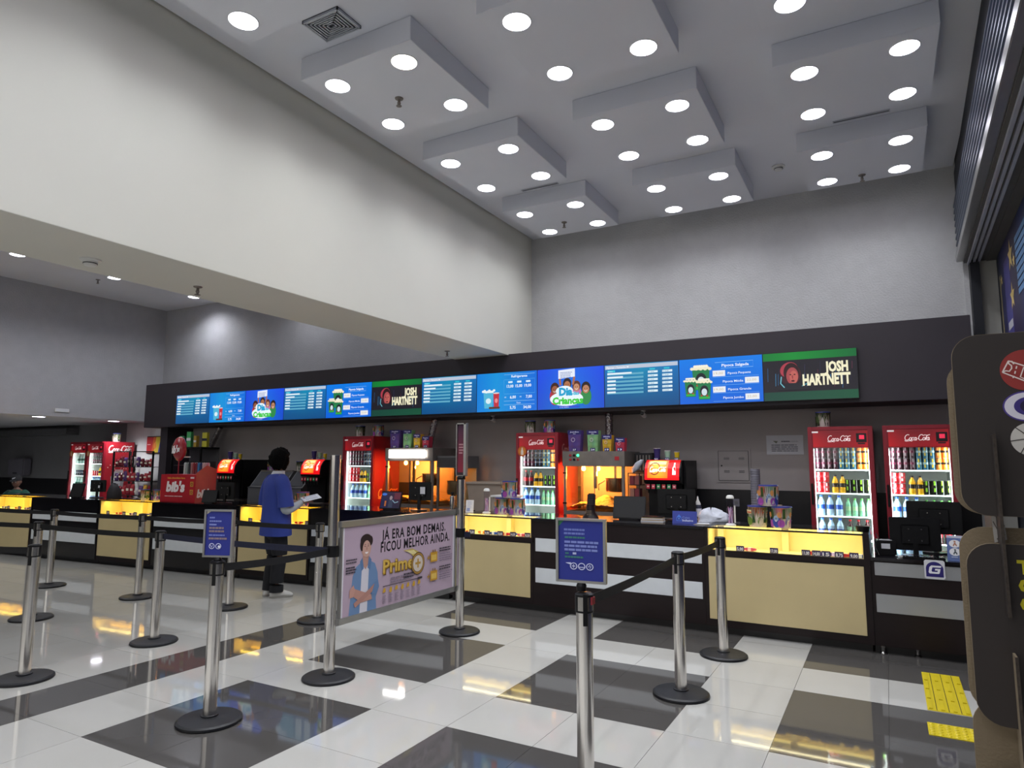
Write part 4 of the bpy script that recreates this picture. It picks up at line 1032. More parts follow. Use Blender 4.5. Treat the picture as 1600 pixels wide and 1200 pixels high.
for fx, w_ in ((-.775, 'left fridge of the right-hand pair'), (-.02, 'fridge beside cardboard stand')):
    row(['cola_dark']*4+['lemon']*3+['orange']*2, fx, 8.40, 1.576, w_, 'top', .088, .0605, 2)
    row(['red']*2, fx, 8.40, 1.311, w_, 'second', .09, .07, 2, .119); row(['yellow']*2, fx, 8.40, 1.311, w_, 'second', .255, .076)
    row(['energy']*4, fx, 8.40, 1.311, w_, 'second', .385, .068)
    row(['water']*3, fx, 8.40, 1.056, w_, 'third', .10, .092); row(['green']*4, fx, 8.40, 1.056, w_, 'third', .375, .0685)
    row(['water']*3, fx, 8.40, .801, w_, 'bottom', .10, .092); row(['cola']*3, fx, 8.40, .801, w_, 'bottom', .385, .085)
w_ = 'fridge by glowing popcorn machine'
row(['cola_dark']*3+['zero']*2+['lemon']*2+['orange']*2, -4.60, 8.40, 1.576, w_, 'top', .088, .0605, 2)
row(['cola']*2, -4.60, 8.40, 1.311, w_, 'second', .10, .08); row(['yellow']*2, -4.60, 8.40, 1.311, w_, 'second', .26, .07); row(['energy']*3, -4.60, 8.40, 1.311, w_, 'second', .42, .07)
row(['water']*3, -4.60, 8.40, 1.056, w_, 'third', .10, .092); row(['green']*4, -4.60, 8.40, 1.056, w_, 'third', .375, .0685)
w_ = 'fridge by light-tube popcorn machine'
row(['cola_dark']*5+['zero']*4, -7.88, 8.40, 1.576, w_, 'top', .088, .0605, 2)
row(['red']*3, -7.88, 8.40, 1.311, w_, 'second', .10, .07, 2, .119); row(['yellow']*2, -7.88, 8.40, 1.311, w_, 'second', .32, .07); row(['energy']*2, -7.88, 8.40, 1.311, w_, 'second', .48, .07)
row(['water']*4, -7.88, 8.40, 1.056, w_, 'third', .14, .088); row(['green']*2, -7.88, 8.40, 1.056, w_, 'third', .49, .07)
w_ = 'first far-left fridge'
row(['clear']*4, -16.12, 8.45, 1.576, w_, 'top', .16, .11); row(['clear']*5, -16.12, 8.45, 1.056, w_, 'third', .12, .1); row(['zero']*6, -16.12, 8.45, 1.311, w_, 'second', .12, .08)
w_ = 'second far-left fridge'
row(['cola_dark']*8, -15.46, 8.45, 1.576, w_, 'top', .1, .066, 2); row(['red']*3+['yellow']*3, -15.46, 8.45, 1.311, w_, 'second', .12, .08); row(['water']*5, -15.46, 8.45, 1.056, w_, 'third', .12, .1)
# ================================================================== POPCORN MACHINES
def popcorn_machine(x, y, z, w, h, d, lb, tube=False, warm=30.0):
    t = thing('popcorn_machine', lb, 'popcorn machine', (x, y, z))
    MB().box(0, w, 0, d, 0, .11, 'steel_dark').build('base_cabinet', t, bevel=.004)
    MB().box(-.01, w+.01, -.015, d, h-.20, h, 'steel_dark').build('canopy', t, bevel=.004)
    for (px, py) in ((0, 0), (w-.035, 0), (0, d-.035), (w-.035, d-.035)):
        MB().box(px, px+.035, py, py+.035, .11, h-.20, 'steel_dark').build('corner_post', t)
    MB().box(.035, w-.035, d-.02, d-.01, .11, h-.20, 'beige_tub').build('back_panel', t)
    MB().box(.035, w*.52, .006, .011, .11, h-.20, 'glass_warm').build('door_pane', t); MB().box(w*.52+.01, w-.035, .006, .011, .11, h-.20, 'glass_warm').build('door_pane', t)
    for x_ in (.004, w-.010): MB().box(x_, x_+.006, .035, d-.035, .11, h-.20, 'glass_warm').build('side_pane', t)
    MB().box(w*.515, w*.525, -.004, .008, .11, h-.20, 'steel').build('door_edge', t)
    for zz in (.20, h-.30): MB().box(-.006, .045, -.012, .004, zz, zz+.02, 'black_plastic').build('hinge', t)
    # kettle on its hanger
    k = MB().lathe([(.02, 0), (.12, 0), (.13, .02), (.13, .17), (.137, .175), (.137, .185), (.125, .185)], 'steel', 28, (w*.74, d*.45, h*.40)).build('kettle', t, smooth=.6)
    MB().box(w*.74-.012, w*.74+.012, d*.45-.012, d*.45+.012, h*.40+.18, h-.20, 'steel').build('hanger_rod', k)
    MB().tube([(w*.74-.13, d*.45-.05, h*.40+.15), (w*.74-.2, d*.45-.1, h*.40+.1), (w*.74-.2, d*.45-.1, h*.40+.02)], .008, 'black_plastic').build('kettle_handle', k)
    MB().box(w*.42, w*.47, d*.3, d*.34, h*.45, h-.20, 'steel').build('inner_bracket', t)
    # heap of popcorn
    rnd = random.Random(int(x*10)); hp = MB()
    nx, ny = 26, 14; vs = []
    for j in range(ny+1):
        for i in range(nx+1):
            u, v = i/nx, j/ny
            vs.append((.04+u*(w-.08), .02+v*(d-.06), .11+.04+.16*(math.sin(PI*min(1, max(0, u*1.05)))**1.2)*(.5+.5*math.sin(PI*v))*(.8+.3*math.sin(u*9+v*4)) + rnd.uniform(-.008, .012)))
    fs = [(j*(nx+1)+i, j*(nx+1)+i+1, (j+1)*(nx+1)+i+1, (j+1)*(nx+1)+i) for j in range(ny) for i in range(nx)]
    hp.add(vs, fs, 'popcorn').build('popcorn_heap', t, kind='stuff')
    for bxp in (w*.22, w*.47):
        b = MB().lathe([(.02, 0), (.032, -.03), (.026, -.055), (.0, -.065)], 'bulb_orange', 16, (bxp, d*.4, h-.20)).build('lamp_bulb', t, smooth=.8)
        l = bpy.data.lights.new('popcorn_lamp', 'POINT'); l.energy = warm; l.color = (1, .40, .10); l.shadow_soft_size = .04
        o = bpy.data.objects.new('popcorn_lamp', l); COL.objects.link(o); o.parent = b; o.location = (bxp, d*.4, h-.30)
    if tube:
        tt = MB().box(.09, w-.13, -.05, -.02, h-.155, h-.03, 'tube_white').box(.08, w-.12, -.02, -.015, h-.165, h-.02, 'steel_dark').build('light_tube', t)
        MB().box(w-.13, w-.11, -.048, -.02, h-.14, h-.045, 'tube_white').build('tube_end', tt, bevel=.008)
    else:
        for i in range(3):
            for j in range(2): MB().lathe([(.018, 0), (.016, .012), (.0, .014)], ('balloon_red' if (i, j) != (2, 1) else 'led_green') if i != 1 else 'black_plastic', 12, X=Matrix.Translation((.11+i*.055, -.015, h-.11+j*.055)) @ Matrix.Rotation(PI/2, 4, 'X')).build('switch_button', t)
        MB().box(w-.12, w-.06, -.02, -.014, h-.12, h-.07, 'fridge_red_bright').build('label_plate', t)
    return t
mat('led_green', '#40ff90', emit=4.0, emit_col='#30e080')
popcorn_machine(-3.83, 8.34, .895, .86, .90, .62, 'steel popcorn machine glowing orange behind the card terminal', warm=20)
popcorn_machine(-6.90, 8.34, .895, .90, .965, .62, 'wide popcorn machine with a white light tube, above the banner', tube=True, warm=17)
wm = thing('warming_cabinet', 'low warming cabinet with a pot right of the light-tube popcorn machine', 'machine', (-5.98, 8.42, .896))
MB().box(0, .44, 0, .5, 0, .08, 'steel_dark').build('base', wm, bevel=.004); MB().box(0, .44, 0, .5, .66, .84, 'machine_grey').build('canopy', wm, bevel=.004)
for x_ in (0, .405): MB().box(x_, x_+.035, 0, .03, .08, .66, 'steel_dark').build('post', wm)
MB().box(.03, .41, .47, .49, .08, .66, 'cream_panel').build('back_panel', wm); MB().box(.035, .405, .004, .008, .08, .66, 'glass_warm').build('front_glass', wm)
MB().lathe([(.02, 0), (.12, 0), (.13, .02), (.13, .2), (.137, .205), (.12, .205)], 'steel_dark', 24, (.2, .22, .26)).build('pot', wm, smooth=.6)
for k in range(7): MB().box(0, .44, -.003, 0, .68+k*.02, .688+k*.02, 'black_plastic').build('vent_slat', wm)
# extractor box behind the glowing machine
eb = thing('extractor_box', 'dark ribbed box beside the glowing popcorn machine', 'machine', (-2.95, 8.75, .896))
MB().box(0, .22, 0, .35, 0, .62, 'steel_dark').build('stand', eb); MB().box(-.01, .23, -.02, .36, .62, .88, 'pillow_dark').build('housing', eb, bevel=.01)
for k in range(5): MB().box(.02+k*.042, .036+k*.042, -.026, -.02, .65, .85, 'steel_dark').build('rib', eb)
# foil ducts
def duct(x, y, z0, z1, lb, lean=0, r=.05):
    m = MB(); n = 16; pts = []; rs = []
    for i in range(n+1):
        f = i/n; pts.append((x+lean*f, y, z0+(z1-z0)*f)); rs.append(r*(1+.12*(i % 2)))
    o = m.tube(pts, rs, 'duct_foil', 14, up=(0, 1, 0)).build('foil_duct', smooth=.9); tag(o, lb, 'duct')
duct(-3.36, 8.85, 1.797, FZ0, 'crumpled foil duct rising from the glowing popcorn machine')
duct(-6.45, 8.85, 1.862, FZ0, 'foil duct rising from the light-tube popcorn machine', lean=.12)
duct(-12.0, 9.0, 1.95, FZ0, 'dull foil duct behind the yellow box on the display shelf', lean=.25)

# coloured popcorn boxes standing on the two machines
def pop_box(x, y, z, w, h, body, lb, word, price, depth=.10, rz=0):
    t = thing('popcorn_box', lb, 'popcorn box', (x, y, z), rz, 'sample popcorn boxes on the machines')
    MB().add([(-w*.42, 0, 0), (w*.42, 0, 0), (w*.42, depth, 0), (-w*.42, depth, 0), (-w/2, 0, h), (w/2, 0, h), (w/2, depth, h), (-w/2, depth, h)],
             [(3, 2, 1, 0), (4, 5, 6, 7), (0, 1, 5, 4), (1, 2, 6, 5), (2, 3, 7, 6), (3, 0, 4, 7)], 'print', lin(body)).build('carton', t)
    a = Art(); a.rect(-w*.52, h-.055, w*.52, h+.004, '#2a2466'); a.text(word, 0, h-.028, .018, '#d8d8ee', 'c', w=w*.7, bold=.03); a.text('doce', 0, h-.05, .014, '#d8d8ee', 'c', bold=.03)
    a.grid(-w*.40, .05, w*.44, h-.06, 4, 4, lambda u, v: tuple(min(1, max(0, int(body[1+2*i:3+2*i], 16)/255*(.85+.3*((math.sin(u*9+i)+math.sin(v*11-i))*.25+.3)))) for i in range(3)))
    a.ring(-w*.1, h*.55, w*.12, w*.15, '#d8d0e0', 14)
    a.rect(-.035, .0, .035, .042, '#2a2466'); a.text(price, 0, .01, .022, '#f0f0f8', 'c', w=.052, bold=.03)
    a.build('printed_label', t, lambda u, v, l: (u, -.001-l, v))
for bx_, mz, nm in ((-3.83, 1.796, 'glowing popcorn machine'), (-6.90, 1.861, 'light-tube popcorn machine')):
    ww = .86 if 'glow' in nm else .80
    for k, (c, cn, w_, h_, wd, p) in enumerate((('#5a3f86', 'tall purple', .19, .28, 'Jumbo', '27'), ('#7fb07c', 'green', .16, .275, 'Grande', '24'), ('#d0a62c', 'yellow', .13, .21, 'Média', '19'), ('#b83048', 'small red', .13, .17, 'Pequena', '13'))):
        pop_box(bx_+(.155, .42, .62, .80)[k]*ww/.86, 8.36, mz, w_, h_, c, '%s popcorn box on top of the %s' % (cn, nm), wd, p)

# ================================================================== SODA FOUNTAINS AND SAMPLE CUPS
def cup(x, y, z, r, h, col, lb, price=True, grp='sample cups on the soda fountains'):
    t = thing('paper_cup', lb, 'cup', (x, y, z), 0, grp)
    MB().lathe([(r*.70, 0), (r*.98, h-.008), (r*1.03, h-.006), (r*1.03, h), (r*.95, h)], 'print', 20, colfn=lambda i, k: lin(col) if i == 0 else lin('#c8c8d0')).build('cup_body', t, smooth=.6)
    if price:
        a = Art(); a.rect(-.028, .0, .028, .034, '#2a2466'); a.text('9,50', 0, .008, .018, '#f0f0f8', 'c', w=.044, bold=.03); a.build('price_label', t, lambda u, v, l: (u, -r*1.02-l, v))
def fountain(x, y, z, lb, w=.47, h=.78, where='', dark=False):
    t = thing('soda_fountain', lb, 'drink dispenser', (x, y, z))
    MB().box(.02, w-.02, .02, .55, 0, h-.30, 'black_plastic').build('lower_body', t, bevel=.006)
    MB().box(0, w, -.10, .55, 0, .06, 'steel_dark').build('drip_tray', t, bevel=.004)
    MB().box(w+.001, w+.03, .05, .6, .1, h, 'black_plastic').build('side_shroud', t)
    prof = [(-.02, h-.30), (-.10, h-.28), (-.12, h-.20), (-.10, h-.10), (-.05, h-.03), (.0, h), (.55, h), (.55, h-.30)]
    MB().prism([(p[0], p[1]) for p in prof], 0, w, 'black_plastic', fn=lambda u, v, q: (q, u, v)).build('head', t)
    # curved lit panel, printed
    cv = [(-.123, h-.245), (-.124, h-.20), (-.104, h-.10), (-.053, h-.028), (-.004, h+.003)]
    L = [0]
    for i in range(4): L.append(L[-1]+math.hypot(cv[i+1][0]-cv[i][0], cv[i+1][1]-cv[i][1]))
    def onc(u, v, l):
        s = max(0, min(1, v))*L[-1]
        for i in range(4):
            if s <= L[i+1]+1e-9: break
        f = (s-L[i])/(L[i+1]-L[i]); dy, dz = cv[i+1][0]-cv[i][0], cv[i+1][1]-cv[i][1]; q = math.hypot(dy, dz)
        return (u, cv[i][0]+dy*f-dz/q*l, cv[i][1]+dz*f+dy/q*l)
    a = Art(.0012)
    a.grid(.015, 0, w-.015, 1, 8, 12, lambda u, v: (.86, .05+.03*v, .09)); a.grid(.05, .08, w*.66, .95, 10, 12, lambda u, v: (1, .45+.35*math.sin(PI*u)*(.4+.6*v), .12+.2*v))
    a.grid(.07, .70, w*.6, .88, 8, 3, lambda u, v: (1, .9, .6)); a.ring(w*.30, .5, .06, .07, '#601018', k=4.2)
    sc = Art(); sc.script(0, 0, .055, '#ffe8e0', wt=.16)
    for vs, fs, c, ly, cl in sc.q: a.q.append(([(.075+u, .36+v/.28) for u, v in vs], fs, c, a.layer, cl))
    a.layer += 1
    a.poly([(w-.10, .22), (w-.10, .5), (w-.088, .62), (w-.088, .78), (w-.068, .78), (w-.068, .62), (w-.056, .5), (w-.056, .22)], '#ffe0d8')
    a.build('lit_panel', t, onc, 'backlit')
    cols = ('#c03040', '#c84050', '#2a8a50', '#c03a38', '#2f9058', '#c04858')
    for k in range(6):
        x_ = .035+k*(w-.07)/6
        v = MB().box(x_, x_+.05, -.125, -.09, h-.37, h-.295, 'black_plastic').lathe([(.012, -.04), (.014, 0)], 'black_plastic', 10, (x_+.025, -.10, h-.37)).build('valve', t)
        a = Art(); a.rect(x_+.003, h-.355, x_+.047, h-.30, cols[k]); a.rect(x_+.012, h-.335, x_+.038, h-.318, '#e8c8c0'); a.build('valve_label', v, lambda u, v_, l: (u, -.1265-l, v_))
    for k, (c, cn, r, hh) in enumerate((('#352a68', 'tall purple', .045, .155), ('#8fb3a0', 'pale green', .038, .125), ('#c8b020', 'small yellow', .034, .11))):
        cup(x+w*(.28, .58, .84)[k]*.98, y+.06, z+h+.001, r, hh, c, '%s sample cup on the %s' % (cn, where))
fountain(-2.71, 8.45, .896, 'lit red soda fountain behind the black monitor on the brown counter', where='right-hand soda fountain')
fountain(-8.76, 8.45, .896, 'lit red soda fountain between the man in blue and the tall banner post', where='middle soda fountain')
fountain(-10.92, 8.45, .896, 'lit red soda fountain left of the man in blue', w=.50, where='left soda fountain')

# ================================================================== COLLECTIBLE BUCKETS
def bucket(x, y, z, lb, kind, r=.093, h=.205, rz=0):
    t = thing('popcorn_bucket', lb, 'bucket', (x, y, z), rz, 'printed popcorn buckets')
    rb = r*.84
    MB().lathe([(rb, 0), (rb+.002, .004), (r, h-.012), (r+.004, h-.01), (r+.004, h), (r-.004, h)], 'print_gloss', 32, colfn=lambda i, k: lin('#c9c4bc') if i < 2 else lin('#3c469a')).build('bucket_body', t, smooth=.6)
    a = Art(.0006); P = lambda u, v: u*2*PI
    def g1_(u, v): return (.58-.2*math.sin(u*18), .44-.1*math.sin(u*12+v*3), .34+.1*math.sin(u*10))
    def g2_(u, v): return (.25+.2*v+.1*math.sin(u*20), .36+.12*math.sin(u*14+v*5), .16)
    g = {'a': g1_, 'b': g2_, 'c': g1_, 'd': (lambda u, v: (.12+.1*math.sin(u*15)**2, .14+.12*math.sin(u*9+v*7)**2, .10))}[kind]
    a.grid(0, .02, 1, .93, 40, 5, g)
    rnd = random.Random(hash(kind) % 7 if False else ord(kind))
    for k in range(6):
        u0 = (.08+k*.16) % 1
        if kind in 'ac':
            a.ell(u0, .30, .06, .26, '#3448a0'); a.ell(u0, .46, .035, .13, '#8fa8c8'); a.ell(u0+.07, .22, .05, .18, '#9a4aa0'); a.ell(u0+.05, .62, .03, .14, '#c88a50'); a.rect(u0+.09, .45, u0+.125, .9, '#2f4a1c')
            a.ell(u0-.008, .46, .006, .025, '#101018', 8); a.ell(u0+.012, .46, .006, .025, '#101018', 8); a.poly([(u0-.02, .36), (u0+.02, .36), (u0, .30)], '#e8e0d8')
        elif kind == 'b':
            a.ell(u0, .28, .06, .20, '#5a7a30'); a.rect(u0-.05, .62, u0+.05, .80, '#d8c8a0'); a.rect(u0-.045, .66, u0+.045, .72, '#c04a38'); a.poly([(u0+.05, .2), (u0+.08, .75), (u0+.11, .2)], '#2a4a24')
        else:
            a.ell(u0, .45, .05, .28, '#4a5a34'); a.ell(u0+.06, .6, .02, .2, '#8a8a70'); a.rect(u0-.03, .1, u0+.05, .3, '#1c2418')
    def cyl(u, v, l):
        rr = rb+(r-rb)*v+l+.0005; an = -PI/2+u*2*PI
        return (rr*math.cos(an), rr*math.sin(an), v*h)
    a.build('printed_wrap', t, cyl)
    return t
bucket(-1.15, 7.13, 1.021, 'green printed bucket at the lower left of the right-hand bucket pyramid', 'b')
bucket(-.925, 7.11, 1.021, 'blue and tan printed bucket at the lower right of the right-hand pyramid', 'a', rz=.4)
bucket(-1.04, 7.12, 1.227, 'printed bucket on top of the right-hand bucket pyramid', 'c', rz=-.3)
bucket(-4.09, 7.14, 1.021, 'lower left printed bucket of the pyramid by the middle fridge', 'a', .088, .2)
bucket(-3.86, 7.10, 1.021, 'lower right printed bucket of the pyramid by the middle fridge', 'c', .088, .2)
bucket(-3.98, 7.12, 1.222, 'top printed bucket of the pyramid by the middle fridge', 'a', .09, .2, .2)
bucket(-.62, 8.62, 2.062, 'dark green bucket on top of the fridge left of the right-hand pair', 'd', .08, .18)
bucket(-4.48, 8.62, 2.062, 'dark bucket on the middle fridge, left one of two', 'd', .075, .18); bucket(-4.17, 8.62, 2.062, 'blue-grey bucket on the middle fridge, right one of two', 'a', .075, .18)
bucket(-7.70, 8.62, 2.062, 'dark bucket on the fridge by the big popcorn machine, left one', 'd', .08, .18); bucket(-7.30, 8.62, 2.062, 'blue-grey bucket on the fridge by the big popcorn machine, right one', 'a', .08, .18)
bucket(-14.95, 8.8, 2.062, 'dark green bucket on top of the far-left fridges', 'd', .09, .19)
bucket(*LQ(2.5, .22, 1.021), 'printed bucket on the amber showcase right of the man in blue', 'a', .085, .2)
bucket(-8.35, 7.9, .0, 'tall printed bucket', 'a') if False else None
bucket(*LQ(5.55, .30, 1.021), 'small printed bucket beside the red candy box, right one', 'a', .07, .17); bucket(*LQ(5.85, .30, 1.021), 'green printed bucket beside the red candy box, left one', 'b', .07, .17)
bucket(-9.75, 8.6, 1.48, 'small purple printed bucket on the grey warmer beside the man', 'a', .06, .16); bucket(-9.05, 8.6, 1.48, 'dark printed bucket on the grey warmer right of the man', 'd', .065, .17)

# ================================================================== COUNTER-TOP THINGS
def straw_tube(x, y, z, lb):
    t = thing('straw_dispenser', lb, 'dispenser', (x, y, z))
    MB().lathe([(.05, 0), (.05, .012), (.04, .02), (.034, .024)], 'white_plastic', 24).build('foot', t, smooth=.6)
    MB().lathe([(.036, .024), (.036, .27)], 'clear_plastic', 24).build('clear_tube', t, smooth=.6)
    MB().lathe([(.038, .27), (.036, .29), (.026, .302), (.0, .305)], 'white_plastic', 24).build('cap', t, smooth=.8)
    rnd = random.Random(3); m = MB()
    for k in range(12): m.tube([(.02*math.cos(k*.6), .02*math.sin(k*1.7), .026), (.022*math.cos(k*1.1), .022*math.sin(k*.9), .15+.012*(k % 4))], .004, 'print', 6, col=lin(('#d8a8c8', '#e8e0ea', '#a888c0')[k % 3]))
    m.build('wrapped_straws', t, kind='stuff')
    MB().box(.036, .05, -.004, .004, .03, .20, 'white_plastic').build('side_rail', t)
straw_tube(-1.40, 7.06, 1.021, 'clear straw dispenser on the right-hand showcase beside the buckets')
straw_tube(-4.33, 7.16, 1.021, 'clear straw dispenser on the showcase beside the banner')
def monitor_back(x, y, z, w, h, lb, rz=0, stand=.12, arm=True, label=None, black='black_plastic'):
    t = thing('monitor', lb, 'monitor', (x, y, z), rz)
    MB().lathe([(.0, 0), (.10, 0), (.10, .01), (.03, .016)], black, 24, sx=1.1).build('foot', t, smooth=.5)
    MB().box(-.02, .02, -.012, .012, .01, stand+h*.4, black).build('stand_neck', t, bevel=.003)
    MB().box(-w/2, w/2, .012, .034, stand, stand+h, black).build('display', t, bevel=.006)
    MB().box(-w*.28, w*.28, -.008, .012, stand+h*.18, stand+h*.78, black).build('rear_housing', t, bevel=.012)
    for (a_, b_) in ((-.05, -.05), (.05, -.05), (-.05, .05), (.05, .05)):
        MB().lathe([(.006, 0), (.006, .003)], 'steel', 8, X=Matrix.Translation((a_, -.009, stand+h*.48+b_)) @ Matrix.Rotation(PI/2, 4, 'X')).build('screw', t)
    if label: MB().box(.02, .02+label[0], -.012, -.009, stand+h*.35, stand+h*.35+label[1], 'paper').build('sticker', t)
    return t
monitor_back(-2.03, 7.36, 1.021, .41, .27, 'black monitor seen from behind, under the right-hand soda fountain', .1, .07)
monitor_back(-5.33, 7.12, 1.021, .33, .235, 'black monitor on a stand with a white sticker, before the light-tube machine', .15, .13, label=(.07, .09))
monitor_back(.36, 7.45, .826, .44, .30, 'rear black monitor above the low right-hand counter', -.05, .17)
monitor_back(.19, 7.08, .826, .40, .29, 'front black monitor with glossy reflections on the low right-hand counter', .08, .05)
monitor_back(*LQ(4.0, .22, 1.021), .30, .25, 'black monitor seen from behind below the left soda fountain', LRZ+.2, .06)
monitor_back(*LQ(7.05, .30, 1.021), .28, .2, 'black register monitor in front of the far-left fridges', LRZ+.35, .10, label=(.03, .04))
def angled_screen(x, y, z, w, h, lb, rz=0, pic=None, tilt=-.28):
    t = thing('customer_display', lb, 'display', (x, y, z), rz)
    X = Matrix.Translation((0, 0, .012)) @ Matrix.Rotation(tilt, 4, 'X')
    MB().box(-w/2, w/2, 0, .02, 0, h, 'black_plastic', X=X).build('screen_shell', t, bevel=.004)
    MB().box(-w*.3, w*.3, -.01, .14, -.0, .012, 'black_plastic').build('foot', t, bevel=.003)
    MB().box(-.03, .03, .05, .075, .01, h*.55, 'black_plastic').build('support', t)
    a = Art(.0004)
    if pic:
        a.grid(-w/2+.01, .012, w/2-.01, h-.012, 5, 4, lambda u, v: (.10+.18*u*v, .09+.03*v, .17+.08*(1-u)))
        a.ell(-w*.34, h*.82, w*.12, h*.07, '#3a6ac0'); a.ell(.0, h*.62, w*.07, h*.12, '#8a7a80'); a.poly([(-w*.1, h*.08), (-w*.08, h*.5), (w*.1, h*.5), (w*.12, h*.08)], '#2c3448'); a.stroke([(w*.08, h*.5), (w*.22, h*.35), (w*.38, h*.42)], .012, '#7a98a8'); a.rect(-w*.28, h*.15, -w*.2, h*.45, '#a05a2c'); a.grid(w*.15, h*.55, w*.45, h*.9, 3, 3, lambda u, v: (.35, .14, .2))
        mt = 'screen'
    else: a.grid(-w/2+.01, .012, w/2-.01, h-.012, 2, 2, lambda u, v: (.05, .05, .06)); mt = 'print'
    a.build('screen_picture', t, lambda u, v, l: tuple(X @ Vector((u, -.0008-l, v))), mt)
angled_screen(-2.52, 7.20, 1.021, .36, .25, 'black angled customer screen between the card terminal and the blue sign', .1)
angled_screen(-5.72, 7.0, 1.021, .31, .235, 'customer screen showing a dark film picture on the black counter', .12, pic=True)
angled_screen(*LQ(4.22, .12, 1.021), .24, .19, 'small black angled screen right of the red candy box', LRZ+.25)
angled_screen(*LQ(7.35, .12, 1.021), .26, .24, 'dark bluish angled screen before the far-left fridges', LRZ+.2)
# card terminal on its pedestal
t = thing('card_terminal', 'brown-black card terminal on a flared pedestal before the glowing machine', 'card terminal', (-2.98, 7.22, 1.021), .1)
MB().loft([((0, 0, 0), .095, .07, (1, 0, 0), (0, 1, 0)), ((0, 0, .012), .09, .065, (1, 0, 0), (0, 1, 0)), ((0, 0, .06), .055, .045, (1, 0, 0), (0, 1, 0)), ((0, 0, .15), .045, .035, (1, 0, 0), (0, 1, 0))], 'counter_brown', 20).build('pedestal', t, smooth=.8)
MB().box(-.045, .045, -.03, .02, .13, .275, 'counter_brown', X=Matrix.Rotation(-.2, 4, 'X')).build('reader', t, bevel=.012)
MB().box(-.033, .033, -.034, -.028, .20, .255, 'black_plastic', X=Matrix.Rotation(-.2, 4, 'X')).build('screen', t)
a = Art(); a.lines(-.03, .075, .06, 3, .02, .006, '#8a7860', .2, seed=3); a.build('pedestal_print', t, lambda u, v, l: (u, -.058-l+(v*.12), v))
# thermos, paper notices, tubs
def lathe_thing(nm, lb, cat, loc, parts, group=None):
    t = thing(nm, lb, cat, loc, 0, group)
    for (pn, prof, m) in parts: MB().lathe(prof, m, 24).build(pn, t, smooth=.6)
    return t
lathe_thing('pump_bottle', 'steel cylinder dispenser with dark pump left of the straw dispenser', 'bottle', (-4.93, 7.30, 1.021), [('body', [(.032, 0), (.034, .01), (.034, .18), (.03, .19)], 'steel'), ('pump', [(.014, .19), (.014, .215), (.022, .22), (.022, .235), (.0, .24)], 'black_plastic')])
lathe_thing('squeeze_bottle', 'dark squeeze bottle with white nozzle and label behind the blue sign', 'bottle', (-1.83, 7.50, 1.021), [('body', [(.036, 0), (.038, .01), (.038, .15), (.028, .17)], 'mural_dark'), ('nozzle', [(.03, .17), (.03, .182), (.012, .22), (.006, .26), (.0, .262)], 'white_plastic'), ('label', [(.0387, .05), (.0387, .13)], 'paper')])
def standing_card(x, y, z, w, h, lb, rz, art, nm='notice_card', cat='sign', m='paper', tilt=-.15):
    t = thing(nm, lb, cat, (x, y, z), rz); X = Matrix.Rotation(tilt, 4, 'X')
    MB().box(-w/2, w/2, 0, .004, 0, h, m, X=X).build('card', t); MB().box(-w*.3, w*.3, .0, .07, 0, .004, m).build('foot', t)
    art.build('card_print', t, lambda u, v, l: tuple(X @ Vector((-w/2+u*w, -.0003-l, v*h))))
a = Art(); a.lines(.2, .85, .6, 6, .1, .03, '#9aa4c0', .3, seed=50); a.rect(.15, .1, .55, .35, '#8894c0')
standing_card(-4.58, 7.16, 1.021, .10, .155, 'small white notice card on the showcase beside the tall post', .25, a)
a = Art(); a.rect(0, 0, 1, 1, '#3a469c'); a.poly([(.17, .22), (.17, .50), (.215, .62), (.27, .75), (.325, .62), (.37, .50), (.37, .22)], '#4a7ad8'); a.poly([(.19, .26), (.19, .50), (.35, .50), (.35, .26)], '#31479e'); a.ell(.27, .40, .02, .05, '#7fb0f0', 10)
a.text('Caixa', .41, .42, .17, '#8fa0e0', w=.30); a.text('Inclusivo', .41, .20, .17, '#c8d0f4', w=.44, bold=.03)
standing_card(-1.85, 7.00, 1.021, .25, .13, 'blue and white inclusive checkout sign on the brown counter', .05, a, 'checkout_sign')
a = Art(); a.rect(0, 0, 1, 1, '#56699c'); a.rect(0, .90, 1, 1, '#b8bccc')
for v in (.68, .36):
    a.ell(.5, v, .36, .15, '#d8d8dc')
    a.stroke([(.4, v-.09), (.5, v+.02), (.45, v+.09), (.56, v+.07)], .07, '#a87058' if v > .5 else '#38424a'); a.stroke([(.5, v+.02), (.62, v-.08)], .07, '#a87058' if v > .5 else '#38424a')
a.lines(.25, .14, .5, 1, .1, .04, '#a8b4d0', seed=52)
standing_card(.47, 6.90, .826, .115, .215, 'blue priority-service card with two white discs on the low counter', -.1, a, 'priority_card')
# G sticker on the low counter front
t = thing('logo_sticker', 'white square sticker with a dark blue G emblem on the low counter edge', 'sticker', (.235, YR-.024, .676))
MB().prism([(0.012, 0), (.138, 0), (.15, .012), (.15, .145), (.138, .157), (.012, .157), (0, .145), (0, .012)], -.002, .0, 'paper', fn=lambda u, v, q: (u, q, v)).build('backing', t)
a = Art(); pts = [(.012, .018), (.138, .018), (.138, .09)] + [(.075+.063*math.cos(math.radians(q)), .085+.058*math.sin(math.radians(q))) for q in range(10, 181, 10)] + [(.012, .09)]
a.poly(pts, '#271e6c')
a.poly([(.052, .112), (.126, .112), (.121, .097), (.060, .097), (.052, .070), (.056, .060), (.094, .060), (.098, .072), (.076, .072), (.080, .086), (.118, .086), (.110, .052), (.104, .045), (.038, .045), (.030, .056), (.038, .098)], '#e8e8ee')
a.build('emblem', t, lambda u, v, l: (u, -.0025-l, v))
